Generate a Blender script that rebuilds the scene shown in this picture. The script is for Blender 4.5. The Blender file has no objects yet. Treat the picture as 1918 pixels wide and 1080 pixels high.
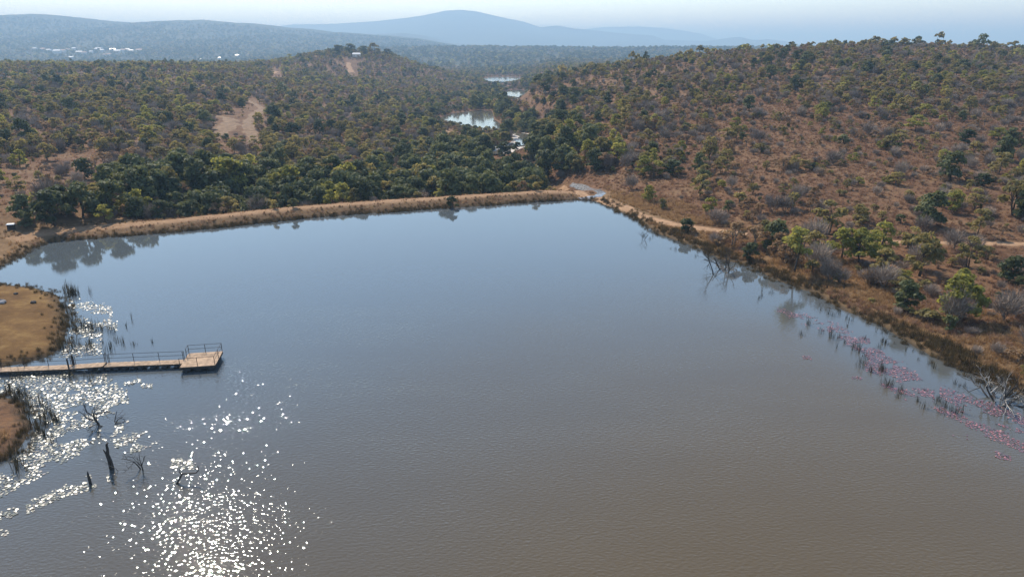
import bpy, math, random
import numpy as np
from mathutils import Vector, Matrix

# ------------------------------------------------------------------ camera, sky, sun, exposure
scene = bpy.context.scene
COL = scene.collection
CAM_H = 30.0
PITCH = math.radians(19.2)
FPX = 1300.0                                    # focal length in photo pixels (photo 1918 wide)
cam_data = bpy.data.cameras.new('camera')
cam_data.sensor_width = 36.0
cam_data.lens = FPX / 1918.0 * 36.0
cam_data.clip_start = 0.5
cam_data.clip_end = 90000.0
cam = bpy.data.objects.new('camera', cam_data)
COL.objects.link(cam)
cam.location = (0, 0, CAM_H)
cam.rotation_euler = (math.pi / 2 - PITCH, 0, 0)
scene.camera = cam

SUN_AZ = math.radians(-30.5)                    # measured from +Y, negative is to the left
SUN_EL = math.radians(44.5)
world = bpy.data.worlds.new('World')
scene.world = world
world.use_nodes = True
wn = world.node_tree
for n in list(wn.nodes):
    wn.nodes.remove(n)
sky = wn.nodes.new('ShaderNodeTexSky')
sky.sky_type = 'NISHITA'
sky.sun_disc = False
sky.sun_elevation = SUN_EL
sky.sun_rotation = SUN_AZ
sky.altitude = 3000
sky.air_density = 1.6
sky.dust_density = 0.3
sky.ozone_density = 1.0
bg = wn.nodes.new('ShaderNodeBackground')
bg.inputs['Strength'].default_value = 0.148
wo = wn.nodes.new('ShaderNodeOutputWorld')
wn.links.new(sky.outputs[0], bg.inputs[0])
wn.links.new(bg.outputs[0], wo.inputs[0])

sun_data = bpy.data.lights.new('sun', 'SUN')
sun_data.energy = 4.1
sun_data.angle = math.radians(0.53)
sun_data.color = (1.0, 0.93, 0.80)
sun = bpy.data.objects.new('sun', sun_data)
COL.objects.link(sun)
sdir = Vector((math.cos(SUN_EL) * math.sin(SUN_AZ), math.cos(SUN_EL) * math.cos(SUN_AZ), math.sin(SUN_EL)))
sun.rotation_euler = sdir.to_track_quat('Z', 'Y').to_euler()

scene.render.engine = 'CYCLES'
scene.view_settings.view_transform = 'Standard'
scene.view_settings.look = 'None'
scene.view_settings.exposure = 0.86
scene.view_settings.gamma = 1.0
scene.view_settings.use_curve_mapping = False
scene.cycles.max_bounces = 4
scene.cycles.diffuse_bounces = 2
scene.cycles.glossy_bounces = 2
scene.cycles.transmission_bounces = 3
scene.cycles.volume_bounces = 0

RNG = np.random.default_rng(11)
random.seed(11)

# ------------------------------------------------------------------ photo pixel <-> world
CT, ST = math.cos(PITCH), math.sin(PITCH)

def ray(px, py):
    u = px - 959.0
    v = py - 540.0
    return u, FPX * CT - v * ST, FPX * ST + v * CT       # x, y, downward

def at(px, py, z=0.0):
    u, f, d = ray(px, py)
    t = (CAM_H - z) / d
    return u * t, f * t

def project(x, y, z):
    x, y, z = np.asarray(x, float), np.asarray(y, float), np.asarray(z, float)
    dz = CAM_H - z
    depth = y * CT + dz * ST
    vy = -y * ST + dz * CT
    return 959 + FPX * x / depth, 540 + FPX * vy / depth, depth

# ------------------------------------------------------------------ numeric helpers
def sstep(a, b, x):
    t = np.clip((x - a) / (b - a), 0, 1)
    return t * t * (3 - 2 * t)

def _hash(ix, iy, seed):
    h = (ix.astype(np.int64) * 374761393 + iy.astype(np.int64) * 668265263 + seed * 1442695041) & 0xFFFFFFFF
    h = ((h ^ (h >> 13)) * 1274126177) & 0xFFFFFFFF
    h = (h ^ (h >> 16)) & 0xFFFFFFFF
    return h / 4294967295.0

def vnoise(x, y, seed=0):
    ix, iy = np.floor(x), np.floor(y)
    fx, fy = x - ix, y - iy
    fx = fx * fx * (3 - 2 * fx)
    fy = fy * fy * (3 - 2 * fy)
    a = _hash(ix, iy, seed); b = _hash(ix + 1, iy, seed)
    c = _hash(ix, iy + 1, seed); d = _hash(ix + 1, iy + 1, seed)
    return (a * (1 - fx) + b * fx) * (1 - fy) + (c * (1 - fx) + d * fx) * fy

def fbm(x, y, scale, octs=4, seed=0):
    s = 0; amp = 0.5; f = 1.0 / scale
    for o in range(octs):
        s = s + amp * (vnoise(x * f + 17.3 * o, y * f - 9.1 * o, seed + o) * 2 - 1)
        amp *= 0.5; f *= 2.03
    return s

def poly_sdf(poly, x, y):
    """signed distance, negative inside; also the index parameter of the nearest point"""
    P = np.asarray(poly, float)
    x = np.asarray(x, float); y = np.asarray(y, float)
    best = np.full(x.shape, 1e18); inside = np.zeros(x.shape, bool)
    par = np.zeros(x.shape)
    n = len(P)
    for i in range(n):
        ax, ay = P[i]; bx, by = P[(i + 1) % n]
        ex, ey = bx - ax, by - ay
        L = ex * ex + ey * ey + 1e-12
        t = np.clip(((x - ax) * ex + (y - ay) * ey) / L, 0, 1)
        dx, dy = x - ax - t * ex, y - ay - t * ey
        d = dx * dx + dy * dy
        m = d < best
        best = np.where(m, d, best)
        par = np.where(m, i + t, par)
        c = ((ay > y) != (by > y)) & (x < (bx - ax) * (y - ay) / (by - ay + 1e-18) + ax)
        inside ^= c
    best = np.sqrt(best)
    return np.where(inside, -best, best), par

def line_dist(pts, x, y):
    best = np.full(np.shape(x), 1e18)
    for (ax, ay), (bx, by) in zip(pts[:-1], pts[1:]):
        ex, ey = bx - ax, by - ay
        t = np.clip(((x - ax) * ex + (y - ay) * ey) / (ex * ex + ey * ey + 1e-12), 0, 1)
        d = (x - ax - t * ex) ** 2 + (y - ay - t * ey) ** 2
        best = np.minimum(best, d)
    return np.sqrt(best)

# ------------------------------------------------------------------ the lake outline (traced shoreline on the water level)
DAM_PX = [(62, 464), (100, 453), (180, 446), (250, 441), (340, 434), (450, 422), (560, 410), (700, 399),
          (850, 389), (1000, 379), (1092, 374)]
RIGHT_PX = [(1115, 376), (1150, 390), (1200, 416), (1240, 440), (1300, 462), (1350, 486), (1400, 497), (1450, 522),
            (1520, 548), (1580, 580), (1650, 610), (1720, 650), (1780, 682), (1850, 716), (1918, 742), (2000, 778)]
LEFT_PX = [(0, 500), (38, 480)]
SPIT_PX = [(0, 533), (60, 539), (112, 556), (125, 590), (121, 640), (98, 666), (50, 678), (0, 684)]
LOBE_PX = [(0, 742), (40, 757), (66, 792), (46, 832), (20, 858), (0, 868)]
lake = [at(*p) for p in DAM_PX + RIGHT_PX]
lake += [(62, 42), (80, 10), (85, -60), (-95, -60), (-100, 0), (-75, 38), (-48, 43)]
lake += [at(*p) for p in reversed(LOBE_PX)]
lake += [(-50, 54.5), (-58, 57), (-60, 60)]
lake += [at(*p) for p in reversed(SPIT_PX)]
lake += [(-76, 87)]
lake += [at(*p) for p in LEFT_PX]
lake = np.array(lake)
N_DAM = len(DAM_PX)
LAST_RIGHT = len(DAM_PX) + len(RIGHT_PX)

def lake_sdf(x, y):
    s, par = poly_sdf(lake, x, y)
    s = s + 0.55 * fbm(x, y, 5.0, 3, 31) + 0.25 * fbm(x, y, 1.6, 2, 37)
    return s, par

# ponds down the valley: outline in photo pixels, water level
PONDS = [
    ([(818, 222), (850, 212), (900, 206), (922, 208), (926, 224), (948, 238), (952, 250), (930, 250), (880, 240), (835, 230)], -8.0),
    ([(930, 172), (965, 168), (990, 169), (985, 178), (972, 186), (958, 184), (945, 178)], -10.0),
    ([(905, 146), (925, 144.5), (976, 145), (974, 151), (950, 156), (925, 157), (908, 152)], -11.0),
]
pond_world = [(np.array([at(px, py, z) for px, py in pl]), z) for pl, z in PONDS]
STREAM_PX = [(954, 246), (975, 252), (987, 262), (978, 272), (955, 276), (938, 283), (925, 290)]
STREAM_Z = -6.8
stream_pts = [at(px, py, STREAM_Z) for px, py in STREAM_PX]

YV = [0, 60, 100, 140, 160, 250, 300, 400, 650, 940, 1500, 3000]
def valley_x(y):
    return np.interp(y, [0, 150, 200, 246, 292, 330, 404, 500, 650, 940, 2000], [20, 14, 2, -4, 6, 2, -20, -10, 5, -13, 0])
def valley_z(y):
    return np.interp(y, YV, [0.5, 0.5, 0.3, -4.5, -5.6, -6.4, -6.9, -8.2, -10.2, -11.2, -13, -14])

KNOLL = (-186.0, 905.0)

def height(x, y):
    x = np.asarray(x, float); y = np.asarray(y, float)
    ya = np.maximum(y, 1.0)
    xc = valley_x(y); zv = valley_z(y)
    A = np.interp(y, [0, 120, 250, 600, 900, 1300, 2000], [3, 6, 10, 23, 19, 8, 2])
    zl = zv + A * sstep(12, 60 + 0.42 * ya, xc - x)
    r = (x - xc) / np.maximum(ya, 40)
    RH = np.interp(y, [-100, 60, 100, 150, 200, 300, 400, 460, 560, 800, 1200, 2000], [1, 1, 2.2, 5, 9, 18, 26.5, 29.5, 28, 13, 0, -10])
    K = np.interp(r, [0, .066, .16, .25, .33, .48, .6, .7, .9, 1.5], [0, .25, .56, .74, .87, 1.0, 1.0, .92, .8, .5])
    lat = sstep(0.0, 0.075, r)
    zr = zv + (RH * K - zv) * lat
    z = np.where(x < xc, zl, zr)
    z = z + 29 * np.exp(-((x - KNOLL[0]) / 92) ** 2 - ((y - KNOLL[1]) / 140) ** 2)
    amp = np.interp(y, [0, 100, 300, 1000], [0.15, 0.3, 1.0, 2.5])
    z = z + amp * fbm(x, y, 45, 4, 3) + 0.14 * fbm(x, y, 4.0, 3, 5)
    # far plain flattens out
    far = sstep(1400, 2600, np.hypot(x, y))
    z = z * (1 - far) + (-14) * far
    # ponds
    for pl, zp in pond_world:
        lo = pl.min(0) - 30; hi = pl.max(0) + 30
        m = (x > lo[0]) & (x < hi[0]) & (y > lo[1]) & (y < hi[1])
        if m.any():
            s, _ = poly_sdf(pl, x[m], y[m])
            zz = z[m]
            rim = np.maximum(zz, zp + 0.5)
            w = sstep(6, 26, s)
            rim = rim * w + (zp + 0.6 + 0.03 * s) * (1 - w)
            edge = np.minimum(rim, zp + 0.02 + 0.18 * s)
            wb = sstep(4, 26, s)
            zz = np.where(s < 0, zp - np.minimum(1.5, -s * 0.2), edge * (1 - wb) + z[m] * wb)
            z[m] = zz
    # river below the dam
    m = (y > 200) & (y < 400) & (np.abs(x) < 80)
    if m.any():
        d = line_dist(stream_pts, x[m], y[m])
        w = sstep(6.0, 18, d)
        z[m] = z[m] * w + (STREAM_Z - 0.5 + 0.14 * np.minimum(d, 9)) * (1 - w)
    # the lake basin, its banks and the dam
    m = (np.abs(x) < 190) & (y > -140) & (y < 280)
    if m.any():
        xm, ym, zm = x[m], y[m], z[m]
        s, par = lake_sdf(xm, ym)
        sp = np.maximum(s, 0)
        bank = 0.42 * (1 - np.exp(-sp / 0.9)) + 0.035 * sp
        w = sstep(2, 34, sp)
        out = bank * (1 - w) + zm * w
        # dam embankment along the far shore
        q = sstep(1.0, 5.0, par) * (1 - sstep(N_DAM - 1.55, N_DAM - 0.75, par)) * (par < LAST_RIGHT)
        prof = np.interp(sp, [0, 0.9, 2.8, 3.4, 5.9, 7.4, 20, 40], [0, .40, 1.05, 1.16, 1.16, .8, -4.6, -5.6])
        wd = sstep(18, 40, sp)
        dam = prof * (1 - wd) + zm * wd + 0.10 * fbm(xm, ym, 2.2, 3, 41)
        out = out * (1 - q) + dam * q
        out = np.where(s < 0, np.maximum(-1.3, s * 0.35), np.maximum(out, np.where(sp < 3, 0.04, -99)))
        z[m] = out
    return z

def H1(x, y):
    return float(height(np.array([x]), np.array([y]))[0])

def ground(px, py, tmax=1500.0):
    """where the sight line through a photo pixel meets the terrain"""
    u, f, d = ray(px, py)
    ts = np.concatenate([np.linspace(25, 220, 500), np.linspace(220, tmax, 900)[1:]]) / f
    z = CAM_H - d * ts
    hz = np.maximum(height(u * ts, f * ts), -50)
    k = np.argmax(z < hz)
    if k == 0:
        k = len(ts) - 1
    t = ts[k]
    return u * t, f * t, float(hz[k])

# ------------------------------------------------------------------ material helpers
def new_mat(name):
    m = bpy.data.materials.new(name)
    m.use_nodes = True
    nt = m.node_tree
    for n in list(nt.nodes):
        nt.nodes.remove(n)
    out = nt.nodes.new('ShaderNodeOutputMaterial')
    return m, nt, out

def N(nt, kind, **kw):
    n = nt.nodes.new(kind)
    for k, v in kw.items():
        if k.startswith('_'):
            setattr(n, k[1:], v)
        else:
            n.inputs[k.replace('__', ' ')].default_value = v
    return n

def ramp(nt, stops):
    n = nt.nodes.new('ShaderNodeValToRGB')
    e = n.color_ramp.elements
    while len(e) < len(stops):
        e.new(0.5)
    for el, (p, c) in zip(e, stops):
        el.position = p
        el.color = (*c, 1) if len(c) == 3 else c
    return n

def mixrgb(nt, fac, a, b, blend='MIX'):
    n = nt.nodes.new('ShaderNodeMix')
    n.data_type = 'RGBA'
    n.blend_type = blend
    for sock, v in ((n.inputs[0], fac), (n.inputs[6], a), (n.inputs[7], b)):
        if isinstance(v, bpy.types.NodeSocket):
            nt.links.new(v, sock)
        elif isinstance(v, (int, float)):
            sock.default_value = v
        else:
            sock.default_value = (*v, 1)
    return n.outputs[2]

def plain(name, col, rough=0.8, var=0.25, scale=3.0, spec=0.3, metallic=0.0):
    m, nt, out = new_mat(name)
    tc = nt.nodes.new('ShaderNodeTexCoord')
    no = N(nt, 'ShaderNodeTexNoise', Scale=scale, Detail=5.0)
    nt.links.new(tc.outputs['Object'], no.inputs['Vector'])
    c0 = tuple(c * (1 - var) for c in col); c1 = tuple(min(1, c * (1 + var)) for c in col)
    rp = ramp(nt, [(0.3, c0), (0.7, c1)])
    nt.links.new(no.outputs[0], rp.inputs[0])
    b = N(nt, 'ShaderNodeBsdfPrincipled', Roughness=rough, Metallic=metallic)
    b.inputs['Specular IOR Level'].default_value = spec
    nt.links.new(rp.outputs[0], b.inputs['Base Color'])
    nt.links.new(b.outputs[0], out.inputs[0])
    return m

def leaf_mat(name, lo, hi, trans=0.3, spec=0.12, rough=0.65, tint=(1.2, 1.12, 0.7)):
    """foliage: per-plant and per-clump colour variation, some light through the leaves"""
    m, nt, out = new_mat(name)
    oi = nt.nodes.new('ShaderNodeObjectInfo')
    tc = nt.nodes.new('ShaderNodeTexCoord')
    no = N(nt, 'ShaderNodeTexNoise', Scale=1.1, Detail=3.0)
    nt.links.new(tc.outputs['Object'], no.inputs['Vector'])
    ad = N(nt, 'ShaderNodeMath', _operation='ADD'); nt.links.new(oi.outputs['Random'], ad.inputs[0])
    m1 = N(nt, 'ShaderNodeMath', _operation='MULTIPLY_ADD')
    nt.links.new(no.outputs[0], m1.inputs[0]); m1.inputs[1].default_value = 1.3; m1.inputs[2].default_value = -0.65
    nt.links.new(m1.outputs[0], ad.inputs[1])
    rp = ramp(nt, [(0.0, lo), (1.0, hi)])
    nt.links.new(ad.outputs[0], rp.inputs[0])
    b = N(nt, 'ShaderNodeBsdfPrincipled', Roughness=rough)
    b.inputs['Specular IOR Level'].default_value = spec
    nt.links.new(rp.outputs[0], b.inputs['Base Color'])
    t = nt.nodes.new('ShaderNodeBsdfTranslucent')
    tcol = mixrgb(nt, 1.0, rp.outputs[0], tint, 'MULTIPLY')
    nt.links.new(tcol, t.inputs[0])
    mx = N(nt, 'ShaderNodeMixShader', Fac=trans)
    nt.links.new(b.outputs[0], mx.inputs[1]); nt.links.new(t.outputs[0], mx.inputs[2])
    nt.links.new(mx.outputs[0], out.inputs[0])
    return m

# ------------------------------------------------------------------ mesh helpers
def mesh_from(name, V, F, mat=None, smooth=False):
    me = bpy.data.meshes.new(name)
    V = np.asarray(V, np.float32)
    if isinstance(F, np.ndarray) and F.ndim == 2:
        k = F.shape[1]
        me.vertices.add(len(V)); me.vertices.foreach_set('co', V.ravel())
        me.loops.add(F.size); me.loops.foreach_set('vertex_index', F.ravel().astype(np.int32))
        me.polygons.add(len(F))
        me.polygons.foreach_set('loop_start', np.arange(0, F.size, k, dtype=np.int32))
        me.update(calc_edges=True)
    else:
        me.from_pydata([tuple(v) for v in V], [], [tuple(f) for f in F])
        me.update()
    if smooth:
        me.polygons.foreach_set('use_smooth', np.ones(len(me.polygons), bool))
    if mat:
        me.materials.append(mat)
    return me

def link(name, me, parent=None, loc=None, rot=None, scale=None, col=None):
    o = bpy.data.objects.new(name, me)
    (col or COL).objects.link(o)
    if parent:
        o.parent = parent
    if loc is not None:
        o.location = loc
    if rot is not None:
        o.rotation_euler = rot
    if scale is not None:
        o.scale = (scale,) * 3 if isinstance(scale, (int, float)) else scale
    return o

def tag(o, label=None, cat=None, group=None, kind=None):
    if label: o['label'] = label
    if cat: o['category'] = cat
    if group: o['group'] = group
    if kind: o['kind'] = kind
    return o

class MB:
    """collects shapes into one mesh"""
    def __init__(s):
        s.v = []; s.f = []
    def add(s, V, F):
        o = len(s.v); s.v += [tuple(p) for p in V]; s.f += [tuple(i + o for i in f) for f in F]
    def box(s, c, size, rz=0.0, taper=1.0):
        hx, hy, hz = (k / 2 for k in size); ca, sa = math.cos(rz), math.sin(rz)
        V = []
        for z, tp in ((-hz, 1.0), (hz, taper)):
            for x, y in ((-hx, -hy), (hx, -hy), (hx, hy), (-hx, hy)):
                x *= tp; y *= tp
                V.append((c[0] + x * ca - y * sa, c[1] + x * sa + y * ca, c[2] + z))
        s.add(V, [(3, 2, 1, 0), (4, 5, 6, 7), (0, 1, 5, 4), (1, 2, 6, 5), (2, 3, 7, 6), (3, 0, 4, 7)])
    def tube(s, pts, radii, n=5, cap=True):
        pts = [Vector(p) for p in pts]
        V = []; F = []
        up = Vector((0.31, 0.17, 0.93)).normalized()
        for i, p in enumerate(pts):
            d = (pts[min(i + 1, len(pts) - 1)] - pts[max(i - 1, 0)])
            if d.length < 1e-6: d = Vector((0, 0, 1))
            d.normalize()
            a = d.cross(up)
            if a.length < 0.05: a = d.cross(Vector((1, 0, 0)))
            a.normalize(); b = d.cross(a)
            for k in range(n):
                t = 2 * math.pi * k / n
                V.append(p + (a * math.cos(t) + b * math.sin(t)) * radii[i])
        for i in range(len(pts) - 1):
            for k in range(n):
                F.append((i * n + k, i * n + (k + 1) % n, (i + 1) * n + (k + 1) % n, (i + 1) * n + k))
        if cap:
            F.append(tuple(range(n - 1, -1, -1))); F.append(tuple((len(pts) - 1) * n + k for k in range(n)))
        s.add(V, F)
    def mesh(s, name, mat, smooth=False):
        return mesh_from(name, s.v, s.f, mat, smooth)
    def build(s, name, mat, parent=None, smooth=False, **kw):
        return link(name, s.mesh(name, mat, smooth), parent, **kw)

def empty(name, loc, rz=0.0):
    o = bpy.data.objects.new(name, None)
    o.empty_display_size = 0.3
    COL.objects.link(o)
    o.location = loc
    o.rotation_euler = (0, 0, rz)
    return o

# ------------------------------------------------------------------ terrain
def axis(lo, hi, fine_lo, fine_hi, step, grow):
    a = list(np.arange(fine_lo, fine_hi, step))
    s = step
    while a[-1] < hi:
        s *= grow; a.append(a[-1] + s)
    s = step; b = []
    p = fine_lo
    while p > lo:
        s *= grow; p -= s; b.append(p)
    return np.array(b[::-1] + a)

AX = axis(-34000, 34000, -95, 130, 0.85, 1.035)
AY = axis(-34000, 34000, 40, 175, 0.85, 1.022)
GX, GY = np.meshgrid(AX, AY)
GZ = height(GX.ravel(), GY.ravel()).reshape(GX.shape)
ny, nx = GX.shape
TV = np.stack([GX.ravel(), GY.ravel(), GZ.ravel()], 1)
idx = np.arange(ny * nx).reshape(ny, nx)
TF = np.stack([idx[:-1, :-1].ravel(), idx[:-1, 1:].ravel(), idx[1:, 1:].ravel(), idx[1:, :-1].ravel()], 1)

# masks for the soil colours, by place
sv = np.full(ny * nx, 999.0); pv = np.zeros(ny * nx)
mm = (np.abs(TV[:, 0]) < 190) & (TV[:, 1] > -140) & (TV[:, 1] < 280)
sv[mm], pv[mm] = lake_sdf(TV[mm, 0], TV[mm, 1])
spit_poly = [at(*p) for p in SPIT_PX] + [(-75, 60), (-80, 85)]
ss, _ = poly_sdf(np.array(spit_poly), TV[:, 0], TV[:, 1])
lawn = 1 - sstep(-1.0, 2.0, ss)
is_right = (TV[:, 0] > valley_x(TV[:, 1]) + 4) & (pv >= N_DAM - 1)
tan_g = np.where(mm & is_right, (1 - sstep(2.0, 11 + 6 * fbm(TV[:, 0], TV[:, 1], 9, 3, 61), sv)), 0)
dam_m = (pv < N_DAM - 1.0) & (pv > 0.02) & (sv > -0.5) & (sv < 7.6) & mm
crest = np.where(dam_m, sstep(2.4, 3.4, sv) * (1 - sstep(6.0, 7.2, sv)), 0)
# left bank beside the dam: pale tan grass
left_bank = np.where(mm & (TV[:, 0] < -60) & (TV[:, 1] > 85) & (TV[:, 1] < 135), 1 - sstep(6, 22, sv), 0)
mud = np.where(mm, 1 - sstep(0.0, 1.1, sv), 0)

m_ground, nt, out = new_mat('bushveld_soil')
tc = nt.nodes.new('ShaderNodeTexCoord')
def noise(scale, detail=6.0, rough=0.6):
    n = N(nt, 'ShaderNodeTexNoise', Scale=scale, Detail=detail, Roughness=rough)
    nt.links.new(tc.outputs['Object'], n.inputs['Vector'])
    return n.outputs[0]
def attr(name):
    a = nt.nodes.new('ShaderNodeAttribute'); a.attribute_name = name
    return a.outputs['Fac']
r1 = ramp(nt, [(0.30, (0.072, 0.037, 0.020)), (0.46, (0.135, 0.070, 0.037)), (0.60, (0.168, 0.098, 0.052)), (0.78, (0.115, 0.080, 0.042))])
nt.links.new(noise(0.09, 9.0, 0.68), r1.inputs[0])
r2 = ramp(nt, [(0.34, (0.45, 0.45, 0.48)), (0.52, (1, 1, 1)), (0.7, (1.35, 1.28, 1.15))])
nt.links.new(noise(1.3, 8.0, 0.72), r2.inputs[0])
soil = mixrgb(nt, 1.0, r1.outputs[0], r2.outputs[0], 'MULTIPLY')
r3 = ramp(nt, [(0.3, (0.10, 0.060, 0.030)), (0.55, (0.19, 0.118, 0.060)), (0.75, (0.28, 0.185, 0.098))])
nt.links.new(noise(0.9, 9.0, 0.72), r3.inputs[0])
soil = mixrgb(nt, attr('tan_grass'), soil, r3.outputs[0])
r4 = ramp(nt, [(0.32, (0.078, 0.040, 0.015)), (0.5, (0.128, 0.068, 0.024)), (0.68, (0.21, 0.125, 0.046))])
nt.links.new(noise(0.28, 8.0, 0.7), r4.inputs[0])
soil = mixrgb(nt, attr('lawn'), soil, r4.outputs[0])
soil = mixrgb(nt, attr('mud'), soil, (0.055, 0.042, 0.028))
bs = N(nt, 'ShaderNodeBsdfPrincipled', Roughness=0.95)
bs.inputs['Specular IOR Level'].default_value = 0.1
nt.links.new(soil, bs.inputs['Base Color'])
bp = N(nt, 'ShaderNodeBump', Strength=0.7, Distance=0.25)
nt.links.new(noise(2.2, 8.0, 0.75), bp.inputs['Height'])
nt.links.new(bp.outputs[0], bs.inputs['Normal'])
nt.links.new(bs.outputs[0], out.inputs[0])

m_dam, nt, out = new_mat('dam_earth')
tc = nt.nodes.new('ShaderNodeTexCoord')
r1 = ramp(nt, [(0.3, (0.078, 0.045, 0.024)), (0.5, (0.125, 0.074, 0.038)), (0.7, (0.175, 0.108, 0.054))])
nt.links.new(noise(0.7, 9.0, 0.72), r1.inputs[0])
r2 = ramp(nt, [(0.3, (0.19, 0.108, 0.057)), (0.7, (0.31, 0.19, 0.108))])
nt.links.new(noise(1.1, 6.0, 0.7), r2.inputs[0])
soil = mixrgb(nt, attr('crest'), r1.outputs[0], r2.outputs[0])
soil = mixrgb(nt, attr('mud'), soil, (0.055, 0.042, 0.028))
bs = N(nt, 'ShaderNodeBsdfPrincipled', Roughness=0.95)
bs.inputs['Specular IOR Level'].default_value = 0.1
nt.links.new(soil, bs.inputs['Base Color'])
bp = N(nt, 'ShaderNodeBump', Strength=0.6, Distance=0.2)
nt.links.new(noise(3.0, 8.0, 0.75), bp.inputs['Height'])
nt.links.new(bp.outputs[0], bs.inputs['Normal'])
nt.links.new(bs.outputs[0], out.inputs[0])

def sub_terrain(name, fmask, mat):
    F = TF[fmask]
    used, inv = np.unique(F, return_inverse=True)
    me = mesh_from(name, TV[used], inv.reshape(F.shape), mat, True)
    for an, arr in (('tan_grass', np.maximum(tan_g, left_bank * 0.8)), ('lawn', lawn), ('mud', mud), ('crest', crest)):
        a = me.attributes.new(an, 'FLOAT', 'POINT')
        a.data.foreach_set('value', arr[used].astype(np.float32))
    return link(name, me)

fdam = dam_m[TF].all(1)
tag(sub_terrain('ground', ~fdam, m_ground), kind='structure')
tag(sub_terrain('dam_embankment', fdam, m_dam),
    'long low earth dam wall with pale sandy crest across the lake', 'dam')

# ------------------------------------------------------------------ water
m_water, nt, out = new_mat('lake_water')
tc = nt.nodes.new('ShaderNodeTexCoord')
geo = nt.nodes.new('ShaderNodeNewGeometry')
def mapped(rz, sx, sy):
    mp = nt.nodes.new('ShaderNodeMapping')
    mp.inputs['Rotation'].default_value = (0, 0, rz)
    mp.inputs['Scale'].default_value = (sx, sy, 1)
    nt.links.new(tc.outputs['Object'], mp.inputs['Vector'])
    return mp.outputs[0]
n1 = N(nt, 'ShaderNodeTexNoise', Scale=1.0, Detail=1.0, Roughness=0.45)
nt.links.new(mapped(-0.30, 2.8, 5.4), n1.inputs['Vector'])
n2 = N(nt, 'ShaderNodeTexNoise', Scale=3.6, Detail=0.0, Roughness=0.5)
nt.links.new(mapped(-0.2, 0.9, 1.5), n2.inputs['Vector'])
addn = N(nt, 'ShaderNodeMath', _operation='MULTIPLY_ADD')
nt.links.new(n2.outputs[0], addn.inputs[0]); addn.inputs[1].default_value = 0.45
nt.links.new(n1.outputs[0], addn.inputs[2])
at_r = nt.nodes.new('ShaderNodeAttribute'); at_r.attribute_name = 'ripple'
n3 = N(nt, 'ShaderNodeTexNoise', Scale=0.05, Detail=4.0)
nt.links.new(mapped(0.5, 0.6, 1.6), n3.inputs['Vector'])
rr = ramp(nt, [(0.36, (0.45, 0.45, 0.45)), (0.62, (1.1, 1.1, 1.1))])
nt.links.new(n3.outputs[0], rr.inputs[0])
mulr = N(nt, 'ShaderNodeMath', _operation='MULTIPLY')
nt.links.new(at_r.outputs['Fac'], mulr.inputs[0]); nt.links.new(rr.outputs[0], mulr.inputs[1])
bp = N(nt, 'ShaderNodeBump', Strength=0.5, Distance=0.08)
nt.links.new(addn.outputs[0], bp.inputs['Height']); nt.links.new(mulr.outputs[0], bp.inputs['Strength'])
bs = N(nt, 'ShaderNodeBsdfPrincipled', Roughness=0.035, IOR=1.42)
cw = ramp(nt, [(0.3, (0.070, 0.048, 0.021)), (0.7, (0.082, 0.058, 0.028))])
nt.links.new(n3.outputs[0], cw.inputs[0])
at_s = nt.nodes.new('ShaderNodeAttribute'); at_s.attribute_name = 'nosky'
wcol = mixrgb(nt, at_s.outputs['Fac'], (0.068, 0.078, 0.084), cw.outputs[0])  # blue-grey end is sky reflection painted into the base colour of brown water
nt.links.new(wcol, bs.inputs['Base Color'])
nt.links.new(bp.outputs[0], bs.inputs['Normal'])
nt.links.new(bs.outputs[0], out.inputs[0])

gx, gy = np.meshgrid(np.arange(-110, 96, 1.0), np.arange(-70, 160, 1.0))
gs, gp = lake_sdf(gx.ravel(), gy.ravel())
ii = np.arange(gx.size).reshape(gx.shape)
WF = np.stack([ii[:-1, :-1].ravel(), ii[:-1, 1:].ravel(), ii[1:, 1:].ravel(), ii[1:, :-1].ravel()], 1)
WF = WF[(gs[WF] < 1.0).all(1)]
used, inv = np.unique(WF, return_inverse=True)
WV = np.stack([gx.ravel()[used], gy.ravel()[used], np.zeros(len(used))], 1)
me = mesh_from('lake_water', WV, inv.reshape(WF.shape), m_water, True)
# wind ripples: rough in the open water towards the camera, calm in the lee of the dam and in the lily bed
calm_l = 1 - sstep(-42, -20, WV[:, 0] + 3 * fbm(WV[:, 0], WV[:, 1], 12, 3, 77) + 0.12 * (WV[:, 1] - 40))
rip = 0.55 * (1 - sstep(52, 100, WV[:, 1])) + 0.04
rip = rip * (1 - 0.55 * calm_l) * (1 - 0.35 * sstep(-18, 4, WV[:, 0] + 5 * fbm(WV[:, 0], WV[:, 1], 25, 3, 78)))
wsr = np.where((gp[used] >= N_DAM - 1) & (gp[used] < LAST_RIGHT), 1 - sstep(3, 14, -gs[used]), 0)
rip = rip * (1 - 0.7 * wsr)
a = me.attributes.new('ripple', 'FLOAT', 'POINT'); a.data.foreach_set('value', rip.astype(np.float32))
nosky = 1 - sstep(22, 100, WV[:, 1] - 0.75 * WV[:, 0] + 16 * fbm(WV[:, 0], WV[:, 1], 40, 4, 79))  # brown near the camera, painted sky blue grows towards the dam and left
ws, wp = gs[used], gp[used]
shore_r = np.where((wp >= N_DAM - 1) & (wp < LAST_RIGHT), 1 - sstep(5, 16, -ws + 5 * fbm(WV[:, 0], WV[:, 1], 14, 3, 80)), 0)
nosky = nosky * (1 - 0.75 * shore_r)  # more of the painted sky reflection along the right shore
a = me.attributes.new('nosky', 'FLOAT', 'POINT'); a.data.foreach_set('value', nosky.astype(np.float32))
tag(link('lake_water', me), kind='structure')

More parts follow.
